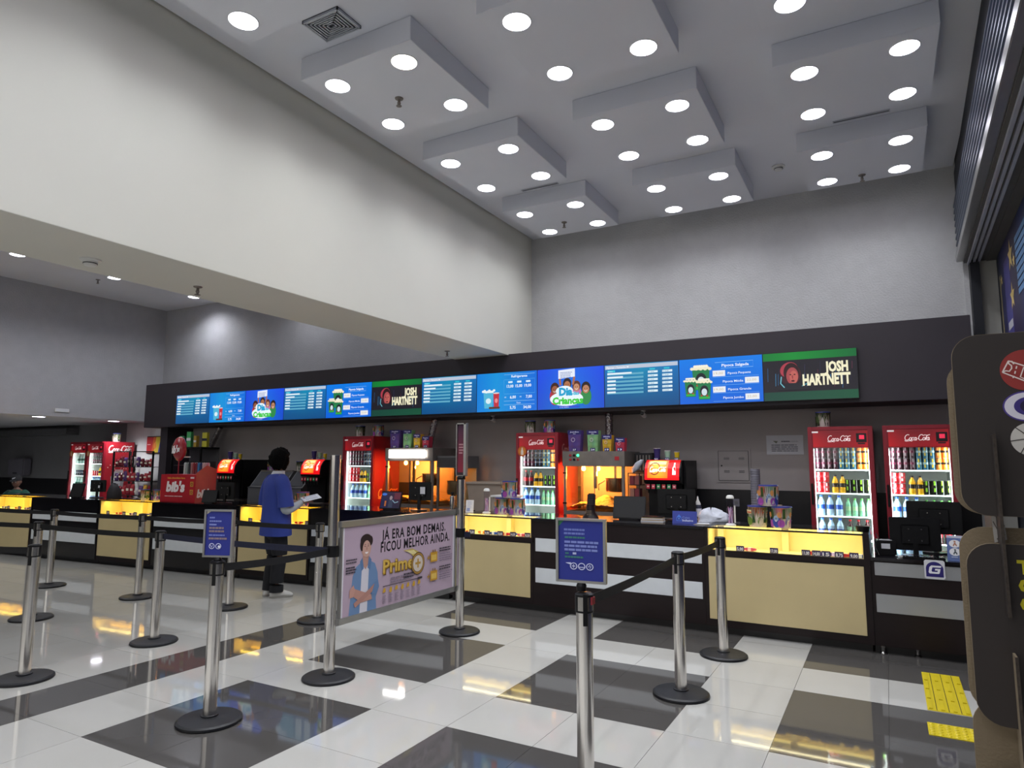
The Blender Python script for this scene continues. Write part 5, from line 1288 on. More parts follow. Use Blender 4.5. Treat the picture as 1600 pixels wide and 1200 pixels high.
# items on the low right counter
t = thing('cash_box', 'small black receipt printer with a white label on the low counter', 'printer', (-.04, 7.02, .826), .1)
MB().box(-.08, .08, 0, .18, 0, .13, 'black_plastic').build('case', t, bevel=.008); MB().box(-.04, .03, -.003, 0, .06, .105, 'paper').build('label', t); MB().box(-.05, .05, .04, .06, .13, .134, 'paper').build('receipt_slot', t)
t = thing('keyboard', 'black keyboard among cables on the low right-hand counter', 'keyboard', (.24, 6.90, .826), .05)
MB().box(-.16, .16, 0, .11, 0, .015, 'black_plastic').build('case', t, bevel=.003)
km = MB().box(-.008, .008, -.008, .008, 0, .006, 'counter_black').mesh('key')
for i in range(15):
    for j in range(5): mesh_obj('key', km, t, (-.148+i*.021, .012+j*.021, .015))
for k, pts in enumerate((((.02, 6.98, .83), (.09, 6.93, .834), (.12, 7.0, .834), (.19, 6.96, .833)), ((-.1, 6.95, .832), (-.13, 7.05, .90), (-.10, 7.12, .96), (-.12, 7.2, 1.0)))):
    o = MB().tube(pts, .004, 'wire_black', 6).build('cable'); tag(o, ('black cable lying before the front monitor on the low counter', 'thin black cable rising at the left of the low counter')[k], 'cable')
t = thing('card_reader', 'small white card reader lying on the low right-hand counter', 'card terminal', (.085, 6.93, .826), .3)
MB().box(-.035, .035, -.02, .02, 0, .02, 'white_plastic').build('case', t, bevel=.004); MB().box(-.02, .02, -.012, .012, .02, .022, 'machine_grey').build('screen', t)
t = thing('packet_rack', 'small black wire rack of reddish packets left of the right-hand soda fountain', 'rack', (-2.93, 8.36, .896))
MB().box(0, .16, 0, .2, 0, .01, 'wire_black').build('base', t)
for x_ in (0, .15): MB().box(x_, x_+.01, 0, .01, 0, .62, 'wire_black').build('upright', t)
for z_ in (.14, .30, .46, .61): MB().box(0, .16, 0, .2, z_, z_+.008, 'wire_black').build('shelf', t)
for k in range(3):
    for q in range(2): MB().box(.015+q*.07, .075+q*.07, .02, .14, .15+k*.16, .26+k*.16, 'print', lin(('#8a4a44', '#9a6a5a', '#7a3038')[(k+q) % 3])).build('packet', t)
m = MB(); m.loft([((0, 0, 0), .02, .01, (1, 0, 0), (0, 1, 0)), ((.03, 0, .05), .055, .03, (1, 0, 0), (0, 1, 0)), ((.08, 0, .13), .05, .03, (1, 0, 0), (0, 1, 0)), ((.12, 0, .17), .02, .015, (1, 0, 0), (0, 1, 0))], 'bag_white', 14)
o = m.build('white_cloth', loc=(-2.88, 8.44, 1.516), smooth=1.2); tag(o, 'crumpled white cloth beside the lit panel of the right-hand soda fountain', 'cloth')
lathe_thing('hand_scanner_base', 'round black holder on the right end of the lit showcase', 'holder', (-.22, 6.98, 1.031), [('cup', [(.05, 0), (.055, .02), (.058, .05), (.05, .052)], 'black_plastic')])
# behind the right showcase
def stack(x, y, z, r0, r1, h, n, m, lb, nm='cup_stack'):
    t = thing(nm, lb, 'cups', (x, y, z))
    MB().lathe([(r0, 0), (r1, h)], m, 20).build('stacked_cups', t, smooth=.5)
    for k in range(n):
        rr = r0+(r1-r0)*k/n; MB().lathe([(rr+.002, 0), (rr+.0045, .004), (rr+.002, .008)], m, 20, (0, 0, h*k/n)).build('cup_rim', t, smooth=.6)
stack(-1.37, 8.42, .896, .055, .055, .68, 24, 'cup_grey', 'tall grey column of stacked cups behind the bucket pyramid')
stack(-.98, 7.42, 1.021, .036, .026, .20, 10, 'paper_tan', 'short stack of tan paper cups behind the right-hand buckets')
t = thing('napkin_stack', 'tan and white stack of papers under the monitor on the brown counter', 'papers', (-2.22, 7.08, 1.021), .1)
for k in range(5): MB().box(-.12+.003*k, .12-.002*k, -.0, .12, k*.011, k*.011+.0095, ('paper', 'paper_tan', 'paper', 'paper_tan', 'counter_brown')[k]).build('sheet_block', t)
t = thing('paper_sheet', 'pale sheets lying beside the blue checkout sign', 'papers', (-1.70, 7.05, 1.021), .3)
for k in range(3): MB().box(-.07+.01*k, .07+.008*k, -.04, .05, k*.003, k*.003+.0025, 'paper_tan' if k % 2 else 'paper').build('sheet', t)
# crumpled white bag
m = MB(); rnd = random.Random(9); nu, nv = 18, 9; vs = []
for j in range(nv+1):
    for i in range(nu):
        ph = 2*PI*i/nu; th = PI/2*j/nv; r = 1+.22*math.sin(3*ph+1)+.12*rnd.uniform(-1, 1)
        vs.append((.17*r*math.cos(ph)*math.cos(th*.96), .10*r*math.sin(ph)*math.cos(th*.96), .12*math.sin(th)*(1+.25*math.sin(2*ph))))
fs = [(j*nu+i, j*nu+(i+1) % nu, (j+1)*nu+(i+1) % nu, (j+1)*nu+i) for j in range(nv) for i in range(nu)]+[tuple(range(nv*nu, nv*nu+nu))]
o = m.add(vs, fs, 'bag_white').build('plastic_bag', smooth=1.2, loc=(-1.68, 7.45, 1.021)); tag(o, 'crumpled white plastic bag behind the blue checkout sign', 'bag')
t = thing('socket_plate', 'small grey socket plate on the black splashback', 'socket', (-1.74, YW-.018, 1.13))
MB().box(-.04, .04, -.008, 0, -.05, .05, 'cup_grey').build('plate', t, bevel=.003); MB().box(-.02, .02, -.011, -.008, -.02, .02, 'machine_grey').build('outlet', t)
# tubs behind the showcase beside the banner
t = thing('storage_tub', 'long beige lidded tub behind the tall banner post', 'tub', (-5.30, 8.55, .896))
MB().add([(0, 0, 0), (.95, 0, 0), (.95, .4, 0), (0, .4, 0), (-.04, -.03, .34), (.99, -.03, .34), (.99, .43, .34), (-.04, .43, .34)] if False else [(-.15, 0, 0), (.45, 0, 0), (.45, .4, 0), (-.15, .4, 0), (-.20, -.03, .42), (.50, -.03, .42), (.50, .43, .42), (-.20, .43, .42)], [(3, 2, 1, 0), (4, 5, 6, 7), (0, 1, 5, 4), (1, 2, 6, 5), (2, 3, 7, 6), (3, 0, 4, 7)], 'beige_tub').build('tub', t)
MB().box(-.22, .52, -.05, .45, .42, .46, 'beige_tub').build('lid', t, bevel=.01)
t = thing('white_crate', 'white plastic container behind the left bucket pyramid', 'container', (-4.66, 7.80, .0))
MB().box(-.0, .32, 0, .35, .0, 1.0, 'steel_dark').build('trolley', t); MB().box(.02, .30, .02, .33, 1.0, 1.18, 'beige_tub').build('tray', t); MB().box(0, .32, 0, .35, 1.18, 1.205, 'white_plastic').build('lid', t, bevel=.004)
# electrical panel and notice on the back wall
t = thing('electrical_panel', 'square grey electrical panel door on the back wall', 'electrical panel', (-1.95, YW-.014, 1.42))
MB().box(-.03, .41, -.012, 0, -.03, .41, 'wall_lower').build('frame', t, bevel=.003); MB().box(0, .38, -.018, -.012, 0, .38, 'wall_lower').build('door', t, bevel=.002)
for (x_, z_) in ((.07, .27), (.26, .27), (.07, .10), (.26, .10)):
    for k in range(3): MB().box(x_, x_+.07, -.021, -.018, z_+k*.012, z_+k*.012+.004, 'grille_dark').build('louvre', t)
MB().lathe([(.01, 0), (.01, .006)], 'black_plastic', 10, X=Matrix.Translation((.04, -.018, .19)) @ Matrix.Rotation(PI/2, 4, 'X')).build('lock', t)
for (x0, x1, z0, z1) in ((-.002, .382, .380, .384), (-.002, .382, -.004, 0), (-.004, 0, 0, .38), (.38, .384, 0, .38)): MB().box(x0, x1, -.0195, -.012, z0, z1, 'grille_dark').build('seam', t)
t = thing('wall_notice', 'white notice sheet with lines of text on the back wall left of the fridges', 'notice', (-1.34, YW-.016, 1.755))
MB().box(0, .44, -.004, 0, 0, .245, 'paper').build('sheet', t)
a = Art(); a.lines(.18, .16, .11, 1, .02, .012, '#3a3c48', seed=60); a.lines(.29, .163, .1, 1, .02, .005, '#8a8c96', seed=61); a.poly([(.08, .175), (.14, .17), (.12, .14)], '#7c8070'); a.lines(.06, .115, .34, 4, .025, .010, '#5a5c68', .12, seed=62)
a.build('notice_print', t, lambda u, v, l: (u, -.0045-l, v))

# grey nacho warmer behind the man, and a darker neighbour
for (x, w, lb) in ((-10.15, .85, 'sloped grey warming cabinet left of the man in blue'), (-9.22, .40, 'sloped dark grey cabinet right of the man in blue')):
    t = thing('food_warmer', lb, 'warmer', (x, 8.42, .896))
    MB().prism([(0, 0), (.6, 0), (.6, .58), (.28, .58), (.04, .30), (0, .28)], 0, w, 'machine_grey', fn=lambda u, v, q: (q, u, v)).build('body', t)
    MB().box(-.004, w+.004, -.008, .02, .275, .29, 'grille_dark').build('front_seam', t); MB().box(.02, w-.02, .26, .30, .56, .59, 'steel_dark').build('top_rail', t)
    X = Matrix.Translation((0, .035, .30)) @ Matrix.Rotation(math.radians(-40.6), 4, 'X')
    MB().box(.03, w-.03, -.006, .0, .02, .34, 'grille_dark', X=X).build('sloped_lid', t, bevel=.003)

# ================================================================== LEFT SIDE: CANDY STAND, BALLOON, SHELVES
bxp = LQ(5.22, .08, 1.021)
t = thing('candy_box', 'large red cardboard candy display box with white lettering', 'display box', bxp, LRZ)
MB().box(0, .76, 0, .38, 0, .42, 'fridge_red_bright').build('carton', t, bevel=.003)
MB().prism([(0, .42), (.38, .42), (.38, .50), (.19, .56), (0, .44)], .758, .762, 'fridge_red_bright', fn=lambda u, v, q: (q, u, v)).build('side_flap', t)
a = Art(.0006)
a.text('bala chocolate leve', .15, .355, .028, '#e0a038', w=.38, bold=.03)
for dx, c in ((.004, '#6a0e18'), (0, '#efe6e6')): a.text("bib's", .13+dx, .165-dx, .15, c, w=.40, bold=.055, shear=.12)
a.lines(.11, .085, .42, 1, .02, .012, '#e8c0c0', seed=71)
a.rect(.65, .36, .73, .385, '#e8d0d0')
for v in (.24, .12): a.rect(.65, v, .72, v+.075, '#c88a3a'); a.ring(.685, v+.037, .014, .022, '#7a1a1a', 14)
a.build('box_print', t, lambda u, v, l: (u, -.0005-l, v))
a = Art(.0006); a.text("bib's", .03, .08, .12, '#efe6e6', w=.26, bold=.05, shear=.12); a.build('side_print', t, lambda u, v, l: (.7625+l, u, v))
# balloon on stick
t = thing('oval_balloon', 'red oval balloon sign with white lettering on a stick above the candy box', 'balloon', (LQ(5.02, .22)[0], LQ(5.02, .22)[1], 1.441), LRZ-.1)
MB().tube([(0, 0, 0), (0, 0, .22)], .009, 'fridge_red').build('stick', t)
MB().lathe([(.012, .20), (.06, .22), (.12, .29), (.145, .38), (.135, .47), (.09, .55), (.04, .58), (.0, .585)], 'balloon_red', 28, sx=1, sy=.55).build('balloon', t, smooth=1.0)
a = Art(.0006); a.text("bib's", -.115, .33, .115, '#f4ecec', w=.21, bold=.06, shear=.1)
a.build('balloon_print', t, lambda u, v, l: (u, -.55*math.sqrt(max(.0001, .147**2-u*u))*(1-.25*((v-.39)/.2)**2)-.004-l, v))
# confectionery sleeves standing in a rack behind the box
rk = thing('sweet_rack', 'wire rack behind the red candy box', 'rack', LQ(5.30, .50, 1.021), LRZ)
MB().box(-.05, .62, 0, .12, 0, .02, 'wire_black').build('base', rk); MB().box(-.05, .62, .12, .13, 0, .62, 'wire_black').build('back', rk); MB().box(-.05, .04, -.01, .13, .68, .70, 'white_plastic').build('card_top', rk)
cc = ['#b8c0c0', '#8a9a94', '#2a2c30', '#a87878', '#8a2a34', '#7a2430', '#3a80b8', '#1c2c60', '#c8a8a8', '#b88a90', '#c87888']
names = ['pale grey', 'sage', 'black', 'dusty pink', 'dark red', 'maroon', 'light blue', 'navy', 'cream pink', 'rose', 'coral pink']
for k in range(11):
    p = LQ(5.26-k*.052, .54, 1.042)
    o = MB().lathe([(.02, 0), (.022, .01), (.022, .56), (.014, .58)], 'print_gloss', 12, colfn=lambda i, kk, c=cc[k]: lin(c) if kk % 6 else lin('#e0e0e0')).build('sweet_tube', loc=p, smooth=.6)
    tag(o, '%s confectionery tube in the rack behind the red candy box' % names[k], 'sweets', 'tubes in the sweet rack')
# glazed display shelf with boxes on top
ds = thing('display_case', 'dark framed glass display case right of the confectionery tubes', 'display case', (-12.25, 8.3, .896), .1)
MB().box(0, .79, 0, .45, 0, .04, 'black_plastic').build('base', ds); MB().box(0, .79, 0, .45, .98, 1.02, 'black_plastic').build('top', ds); MB().box(0, .79, .43, .45, .04, .98, 'machine_grey').build('back', ds)
for x_ in (0, .76): MB().box(x_, x_+.03, 0, .03, .04, .98, 'black_plastic').build('post', ds)
for z_ in (.35, .66): MB().box(.03, .76, .05, .42, z_, z_+.012, 'steel_dark').build('shelf', ds)
MB().box(.03, .76, .006, .01, .04, .98, 'clear_plastic').build('front_glass', ds)
for k, (x_, c, cn, w_, h_, q) in enumerate(((.12, '#2f7a4a', 'dark green', .10, .22, .25), (.30, '#4aa060', 'bright green', .11, .30, 0), (.47, '#a88a3a', 'mustard', .09, .22, -.2), (.72, '#b8b03a', 'yellow-green banded', .12, .28, 0))):
    t = thing('upright_packet', '%s packet standing on top of the display case' % cn, 'packet', (-12.25+x_*.995, 8.42+x_*.1, 1.917), .1+q)
    MB().box(-w_/2, w_/2, 0, .06, 0, h_, 'print', lin(c)).build('packet', t); MB().box(-w_/2-.001, w_/2+.001, -.003, 0, h_*.42, h_*.6, 'mural_dark' if k == 3 else 'paper').build('band', t)
# left shelf unit with packets, poster above
su = thing('snack_shelf', 'black wire shelf unit of red snack packets beside the far-left fridge', 'shelf', (-14.62, 8.55, 0), .12)
for (x_, y_) in ((0, 0), (1.17, 0), (0, .4), (1.17, .4)): MB().box(x_, x_+.03, y_, y_+.03, 0, 1.85, 'wire_black').build('upright', su)
for z_ in (.6, .92, 1.22, 1.52): MB().box(0, 1.2, 0, .43, z_-.012, z_, 'wire_black').build('shelf', su)
for (x0, x1) in ((.0, .5), (.6, 1.2)):
    for q in ((x0, x0+.02, 1.52, 1.85), (x1-.02, x1, 1.52, 1.85), (x0, x1, 1.83, 1.85)): MB().box(q[0], q[1], 0, .02, q[2], q[3], 'wire_black').build('guard_rail', su)
rnd = random.Random(12); pc = [('#8a2430', 'maroon'), ('#a83038', 'red'), ('#c8c0c0', 'pale'), ('#d0a040', 'gold'), ('#5a3a70', 'purple'), ('#6a1c28', 'dark red')]
for r_, z_ in enumerate((.6, .92, 1.22, 1.52)):
    for k in range(9):
        c, cn = pc[rnd.randrange(6)] if rnd.random() < .5 else pc[rnd.choice((0, 1, 5))]
        w_, h_ = .10, rnd.uniform(.15, .24); lx, ly = .09+k*.125, .06
        x_ = -14.62+lx*math.cos(.12)-ly*math.sin(.12); y_ = 8.55+lx*math.sin(.12)+ly*math.cos(.12)
        m = MB(); m.loft([((0, 0, 0), w_/2, .008, (1, 0, 0), (0, 1, 0)), ((0, 0, h_*.2), w_/2, .035, (1, 0, 0), (0, 1, 0)), ((0, 0, h_*.75), w_/2, .035, (1, 0, 0), (0, 1, 0)), ((0, 0, h_), w_/2, .006, (1, 0, 0), (0, 1, 0))], 'print_gloss', 10, col=lin(c))
        m.box(-w_*.3, w_*.3, -.037, -.034, h_*.4, h_*.6, 'print', lin('#d8c8b8'))
        o = m.build('snack_packet', loc=(x_, y_, z_+.001), rot=(0, 0, .12+rnd.uniform(-.2, .2)))
        tag(o, '%s snack packet, %s from the left on the wire unit %s shelf' % (cn, n_th[k], ('bottom', 'lower', 'upper', 'top')[r_]), 'snack packet', 'packets on the wire snack shelf')
t = thing('brand_poster', 'red, yellow and blue printed board on the wall above the snack shelf', 'poster', (-14.42, YW-.02, 1.83))
MB().box(0, .62, -.01, 0, -.02, .36, 'black_plastic').build('board', t, bevel=.003)
a = Art(); a.rect(0, 0, .62, .34, '#a8222a'); a.poly([(.18, 0), (.24, .34), (.38, .34), (.30, 0)], '#c8602a'); a.poly([(.26, 0), (.34, .34), (.50, .34), (.44, 0)], '#d8c43a'); a.poly([(.42, 0), (.50, .34), (.62, .34), (.62, 0)], '#3a4aa8')
a.ell(.30, .15, .05, .07, '#e08a3a'); a.ell(.53, .10, .04, .05, '#3a8ad0'); a.text('.', .1, .1, .01, '#ffffff'); a.lines(.03, .17, .12, 1, .02, .012, '#e8d0d0', seed=80)
a.build('poster_print', t, lambda u, v, l: (u, -.0105-l, v))
t = thing('towel_dispenser', 'pale wall dispenser on the dark far-left wall', 'dispenser', (-19.6, YW-.02, 1.30))
MB().box(-.38, .38, -.2, 0, -.05, .40, 'cup_grey').build('housing', t, bevel=.03); MB().box(-.1, .1, -.205, -.2, .0, .04, 'grille_dark').build('opening', t)
t = thing('soap_dispenser', 'second pale wall dispenser cut by the left edge', 'dispenser', (-21.2, YW-.02, 1.30))
MB().box(-.3, .3, -.2, 0, -.05, .30, 'cup_grey').build('housing', t, bevel=.03); MB().box(-.1, .1, -.205, -.2, .0, .04, 'grille_dark').build('opening', t)
STAND_X, STAND_Y, STAND_RZ, STAND_R = .185, 2.35, 0.0, .065
STAND_BOARDS = [(0, .345, 1.502, 2.024, 'dark'), (-.013, .352, 1.505, 1.955, 'kraft'), (0, .345, .931, 1.426, 'dark'), (-.012, .352, .955, 1.468, 'kraft'), (.004, .345, .35, .822, 'dark'), (-.009, .352, .30, .985, 'kraft')]
STAND_RIBS = [(.087, 1.234, 1.731, -.004, 'board_dark'), (.095, .60, 1.132, -.001, 'kraft'), (.26, .60, 1.9, 0, 'board_dark')]
STAND_I = [(.172, 1.914), (.170, 1.811), (.172, 1.718)]
STAND_T = [(.117, 1.348, .036), (.117, 1.298, .036), (.117, 1.248, .036)]
STAND_S = (.07, 1.455)
# ================================================================== PEOPLE
def V(*a): return Vector(a)
def limb(m, pts, rs, mt, seg=14, flat=1.0, up=(0, 0, 1)):
    """smooth tapered tube through the joints"""
    P = [Vector(p) for p in pts]; out = []; rr = []
    for i in range(len(P)-1):
        p0 = P[max(i-1, 0)]; p1 = P[i]; p2 = P[i+1]; p3 = P[min(i+2, len(P)-1)]
        for k in range(6):
            t = k/6; out.append(.5*((2*p1)+(p2-p0)*t+(2*p0-5*p1+4*p2-p3)*t*t+(3*p1-p0-3*p2+p3)*t**3)); rr.append(rs[i]+(rs[i+1]-rs[i])*t)
    out.append(P[-1]); rr.append(rs[-1])
    return m.tube(out, rr, mt, seg, flat, up)
def skin_body(name, parent, joints, edges_, radii, mt):
    me = bpy.data.meshes.new(name); me.from_pydata(joints, edges_, []); o = bpy.data.objects.new(name, me); COL.objects.link(o); o.parent = parent
    me.materials.append(M(mt))
    md = o.modifiers.new('Skin', 'SKIN'); md.use_smooth_shade = True
    for i, sv in enumerate(me.skin_vertices[0].data): sv.radius = (radii[i], radii[i]); sv.use_root = (i == 0)
    s = o.modifiers.new('Sub', 'SUBSURF'); s.levels = 2; s.render_levels = 2
    return o
def head(parent, c, yaw, mt, pitch=0.0):
    """one head surface with brow, nose, lips, chin; the face looks along local -y before turning"""
    m = MB(); nu, nv = 28, 20; vs = []
    X = Matrix.Translation(c) @ Matrix.Rotation(yaw, 4, 'Z') @ Matrix.Rotation(pitch, 4, 'X')
    for j in range(nv+1):
        th = PI*j/nv
        for i in range(nu):
            ph = 2*PI*i/nu; x = math.sin(th)*math.sin(ph); y = -math.sin(th)*math.cos(ph); z = math.cos(th)
            w = 1.0 if z > -.1 else 1-.30*(-.1-z)**1.2
            px, py, pz = x*.076*w, y*.096*(1 if y < 0 or z > -.2 else 1-.3*(-.2-z)), z*.118
            if y < -.3:
                f = (-y-.3)/.7; g = math.exp(-(x/.16)**2)
                py -= f*.020*g*math.exp(-((z+.12)/.13)**2) + f*.008*g*math.exp(-((z+.50)/.07)**2) + f*.008*g*math.exp(-((z+.80)/.12)**2)
                py += f*.010*(math.exp(-((x-.36)/.14)**2)+math.exp(-((x+.36)/.14)**2))*math.exp(-((z-.08)/.12)**2)
            vs.append(tuple(X @ Vector((px, py, pz))))
    fs = [(j*nu+i, j*nu+(i+1) % nu, (j+1)*nu+(i+1) % nu, (j+1)*nu+i) for j in range(nv) for i in range(nu)]
    m.add(vs, fs, mt)
    for s in (-1, 1): m.loft([(X @ Vector((s*.074, .006, -.028)), .008, .012, (0, 1, 0), (0, 0, 1)), (X @ Vector((s*.084, .010, -.005)), .018, .030, (0, 1, 0), (0, 0, 1)), (X @ Vector((s*.088, .012, -.003)), .012, .022, (0, 1, 0), (0, 0, 1))], mt, 12)
    o = m.build('head', parent, smooth=1.3)
    for s in (-1, 1):
        e = MB().lathe([(.0, -.011), (.008, -.008), (.011, 0), (.008, .008), (.0, .011)], 'white_plastic', 10, X=X @ Matrix.Translation((s*.028, -.082, .008))).build('eye', o, smooth=1.3)
        MB().lathe([(.0, -.005), (.005, 0), (.0, .005)], 'black_plastic', 8, X=X @ Matrix.Translation((s*.028, -.092, .008))).build('pupil', o, smooth=1.3) if False else None
    MB().tube([X @ Vector((-.022, -.092, -.062)), X @ Vector((0, -.101, -.060)), X @ Vector((.022, -.092, -.062))], .0035, 'skin_dim', 6).build('mouth', o)
    return o, X
def hand(m, wrist, d, n, mt, side=1, curl=.5, s=1.0):
    """palm plus four unequal curled fingers and a thumb leaving the side"""
    d = Vector(d).normalized(); n = Vector(n).normalized(); a = d.cross(n).normalized()*side; w = Vector(wrist)
    m.loft([(w-d*.01, .026*s, .02*s, a, n), (w+d*.02*s, .033*s, .017*s, a, n), (w+d*.06*s, .042*s, .015*s, a, n), (w+d*.09*s, .040*s, .012*s, a, n)], mt, 14)
    for k, L in enumerate((.068, .078, .073, .056)):
        b = w+d*.082*s+a*(.030-.020*k)*s; p = [b]; dd = d.copy()
        for q, f in enumerate((.42, .33, .25)):
            dd = (dd - n*curl*(.35+.25*q)).normalized(); p.append(p[-1]+dd*L*f*s)
        m.tube(p, [.0092*s, .0088*s, .0080*s, .0062*s], mt, 8)
    b = w+d*.025*s+a*.028*s
    m.tube([b, b+(a*.8+d*.6)*.03*s-n*.006, b+(a*.75+d*1.3)*.040*s-n*.016*s, b+(a*.6+d*2.0)*.042*s-n*.024*s], [.014*s, .0115*s, .010*s, .007*s], mt, 8)

# --- the man in blue, back to the camera, looking over the counter, a menu card in his right hand
YAW = math.radians(-22)          # he faces +y, turned a little to his right
man = thing('person', 'man in a blue t-shirt over grey sleeves and black trousers, reading a white menu', 'person', (-6.66, 5.97, 0), YAW)
J = [V(0, 0, .98), V(0, .01, 1.12), V(0, .0, 1.28), V(0, -.01, 1.42), V(0, .0, 1.50), V(0, .015, 1.56),
     V(-.10, 0, .93), V(-.11, .02, .50), V(-.105, -.0, .14), V(.10, 0, .93), V(.10, .03, .50), V(.085, .01, .14),
     V(-.17, -.01, 1.42), V(-.22, -.03, 1.18), V(-.20, .10, .98), V(.17, -.01, 1.42), V(.235, .0, 1.16), V(.26, .22, 1.14)]
E_ = [(0, 1), (1, 2), (2, 3), (3, 4), (4, 5), (0, 6), (6, 7), (7, 8), (0, 9), (9, 10), (10, 11), (3, 12), (12, 13), (13, 14), (3, 15), (15, 16), (16, 17)]
Rr = [.11, .11, .13, .12, .05, .048, .055, .035, .022, .055, .035, .022, .055, .04, .026, .055, .04, .026]
bd = skin_body('body', man, [tuple(v) for v in J], E_, Rr, 'skin')
hm = MB(); hand(hm, (.262, .205, 1.145), (.05, 1, .12), (0, -.15, 1), 'skin', side=-1, curl=.35); hm.build('right_hand', man, smooth=1.2).name = 'hand'
hm = MB(); hand(hm, (-.195, .115, .965), (.1, .75, -.5), (0, -.5, -.75), 'skin', side=1, curl=.4); hm.build('hand', man, smooth=1.2)
hd_, HX = head(man, V(.01, .02, 1.655), PI-.25, 'skin')
# hair: full short curly black hair
m = MB(); nu, nv = 30, 16; vs = []; rnd = random.Random(4)
for j in range(nv+1):
    th = (PI*.84)*j/nv
    for i in range(nu):
        ph = 2*PI*i/nu; x = math.sin(th)*math.sin(ph); y = -math.sin(th)*math.cos(ph); z = math.cos(th)
        front = max(0, -y)
        thz = 1.0 if not (front > .35 and z < .25) else .86
        bump_ = 1.03+.05*math.sin(7*ph+3*th)+.07*rnd.uniform(-1, 1)
        vs.append(tuple(HX @ Vector((x*.116*bump_*thz, y*(.134 if y > 0 else .118)*bump_*thz, .018+z*.142*bump_))))
fs = [(j*nu+i, j*nu+(i+1) % nu, (j+1)*nu+(i+1) % nu, (j+1)*nu+i) for j in range(nv) for i in range(nu)]
m.add(vs, fs, 'hair_black').build('hair', man, smooth=1.5)
ax, ay = (1, 0, 0), (0, 1, 0)
# t-shirt: torso loft
m = MB()
m.loft([(V(0, .0, .745), .275, .18, ax, ay), (V(0, 0, .79), .272, .178, ax, ay), (V(0, 0, .92), .258, .168, ax, ay), (V(0, .0, 1.08), .248, .158, ax, ay), (V(0, -.005, 1.22), .248, .155, ax, ay), (V(0, -.01, 1.34), .245, .145, ax, ay),
        (V(0, -.01, 1.42), .215, .122, ax, ay), (V(0, -.005, 1.465), .155, .095, ax, ay), (V(0, .0, 1.495), .085, .075, ax, ay)], 'shirt_blue', 32)
limb(m, [(-.14, -.01, 1.41), (-.22, -.02, 1.35), (-.275, -.035, 1.22), (-.29, -.03, 1.10)], [.09, .092, .09, .095], 'shirt_blue', 18)
limb(m, [(.14, -.01, 1.41), (.22, -.01, 1.35), (.275, .0, 1.22), (.285, .01, 1.10)], [.09, .092, .09, .097], 'shirt_blue', 18)
m.build('t_shirt', man, smooth=1.3)
m = MB(); limb(m, [(-.285, -.03, 1.15), (-.28, -.01, 1.05), (-.20, .115, .975)], [.06, .052, .036], 'sleeve_grey', 16); m.build('sleeve', man, smooth=1.3)
m = MB(); limb(m, [(.28, .005, 1.16), (.285, .015, 1.07), (.278, .10, 1.09), (.262, .215, 1.145)], [.064, .062, .054, .036], 'sleeve_grey', 16); m.build('sleeve', man, smooth=1.3)
m = MB(); m.loft([(V(0, .0, 1.475), .098, .088, ax, ay), (V(0, .003, 1.50), .082, .078, ax, ay), (V(0, .01, 1.53), .070, .070, ax, ay), (V(0, .01, 1.515), .074, .074, ax, ay)], 'paper', 24)
m.build('collar', man, smooth=1.2)
m = MB()
m.loft([(V(0, .015, .69), .155, .085, ax, ay), (V(0, .01, .73), .18, .115, ax, ay), (V(0, 0, .80), .185, .13, ax, ay), (V(0, 0, .98), .175, .125, ax, ay)], 'trousers_black', 24)
limb(m, [(-.085, 0, .84), (-.09, .01, .64), (-.098, .03, .48), (-.105, .0, .25), (-.105, -.01, .07)], [.105, .103, .088, .082, .084], 'trousers_black', 18)
limb(m, [(.085, 0, .84), (.085, .02, .64), (.085, .03, .48), (.085, .01, .25), (.085, .01, .07)], [.105, .103, .088, .082, .084], 'trousers_black', 18)
m.build('trousers', man, smooth=1.3)
for (x_, y_, r_) in ((-.105, .0, .25), (.085, .02, -.28)):
    X = Matrix.Translation((x_, y_, 0)) @ Matrix.Rotation(r_, 4, 'Z'); c = lambda *a: X @ Vector(a)
    R3 = X.to_3x3(); u_, f_ = R3 @ Vector((1, 0, 0)), R3 @ Vector((0, 1, 0))
    s = MB().loft([(c(0, -.085, .055), .03, .045, u_, (0, 0, 1)), (c(0, -.06, .06), .042, .056, u_, (0, 0, 1)), (c(0, 0, .058), .045, .055, u_, (0, 0, 1)), (c(0, .08, .045), .048, .04, u_, (0, 0, 1)), (c(0, .15, .034), .043, .028, u_, (0, 0, 1)), (c(0, .185, .026), .02, .014, u_, (0, 0, 1))], 'shoe_white', 18).build('shoe', man, smooth=1.3)
    MB().loft([(c(0, 0, .0), .05, .0, u_, f_), (c(0, .045, .001), .046, .142, u_, f_), (c(0, .045, .018), .049, .146, u_, f_)], 'shoe_sole', 20).build('sole', s)
    for k in range(4): MB().tube([c(-.022, .055+k*.022, .088-k*.009), c(.022, .058+k*.022, .088-k*.009)], .003, 'machine_grey', 6).build('lace', s)
# the menu he reads
_c, _s = math.cos(YAW), math.sin(YAW)
mp_ = Vector((-6.66+.25*_c-.335*_s, 5.97+.25*_s+.335*_c, 1.197))
t = thing('menu_card', 'white laminated menu held by the man in blue', 'menu', mp_, YAW-.25)
X = Matrix.Rotation(.22, 4, 'X') @ Matrix.Rotation(.12, 4, 'Y')
MB().box(-.15, .15, -.105, .105, -.002, .002, 'paper', X=X).build('card', t)
a = Art(); a.rect(-.13, -.09, .13, .09, '#dfe2ea'); a.lines(-.12, .06, .1, 8, .018, .006, '#6a6c80', .3, seed=90); a.lines(.02, .06, .1, 8, .018, .006, '#6a6c80', .3, seed=91); a.rect(-.11, -.085, -.03, -.06, '#8a4a50')
a.build('card_print', t, lambda u, v, l: tuple(X @ Vector((u, v, .0025+l))))

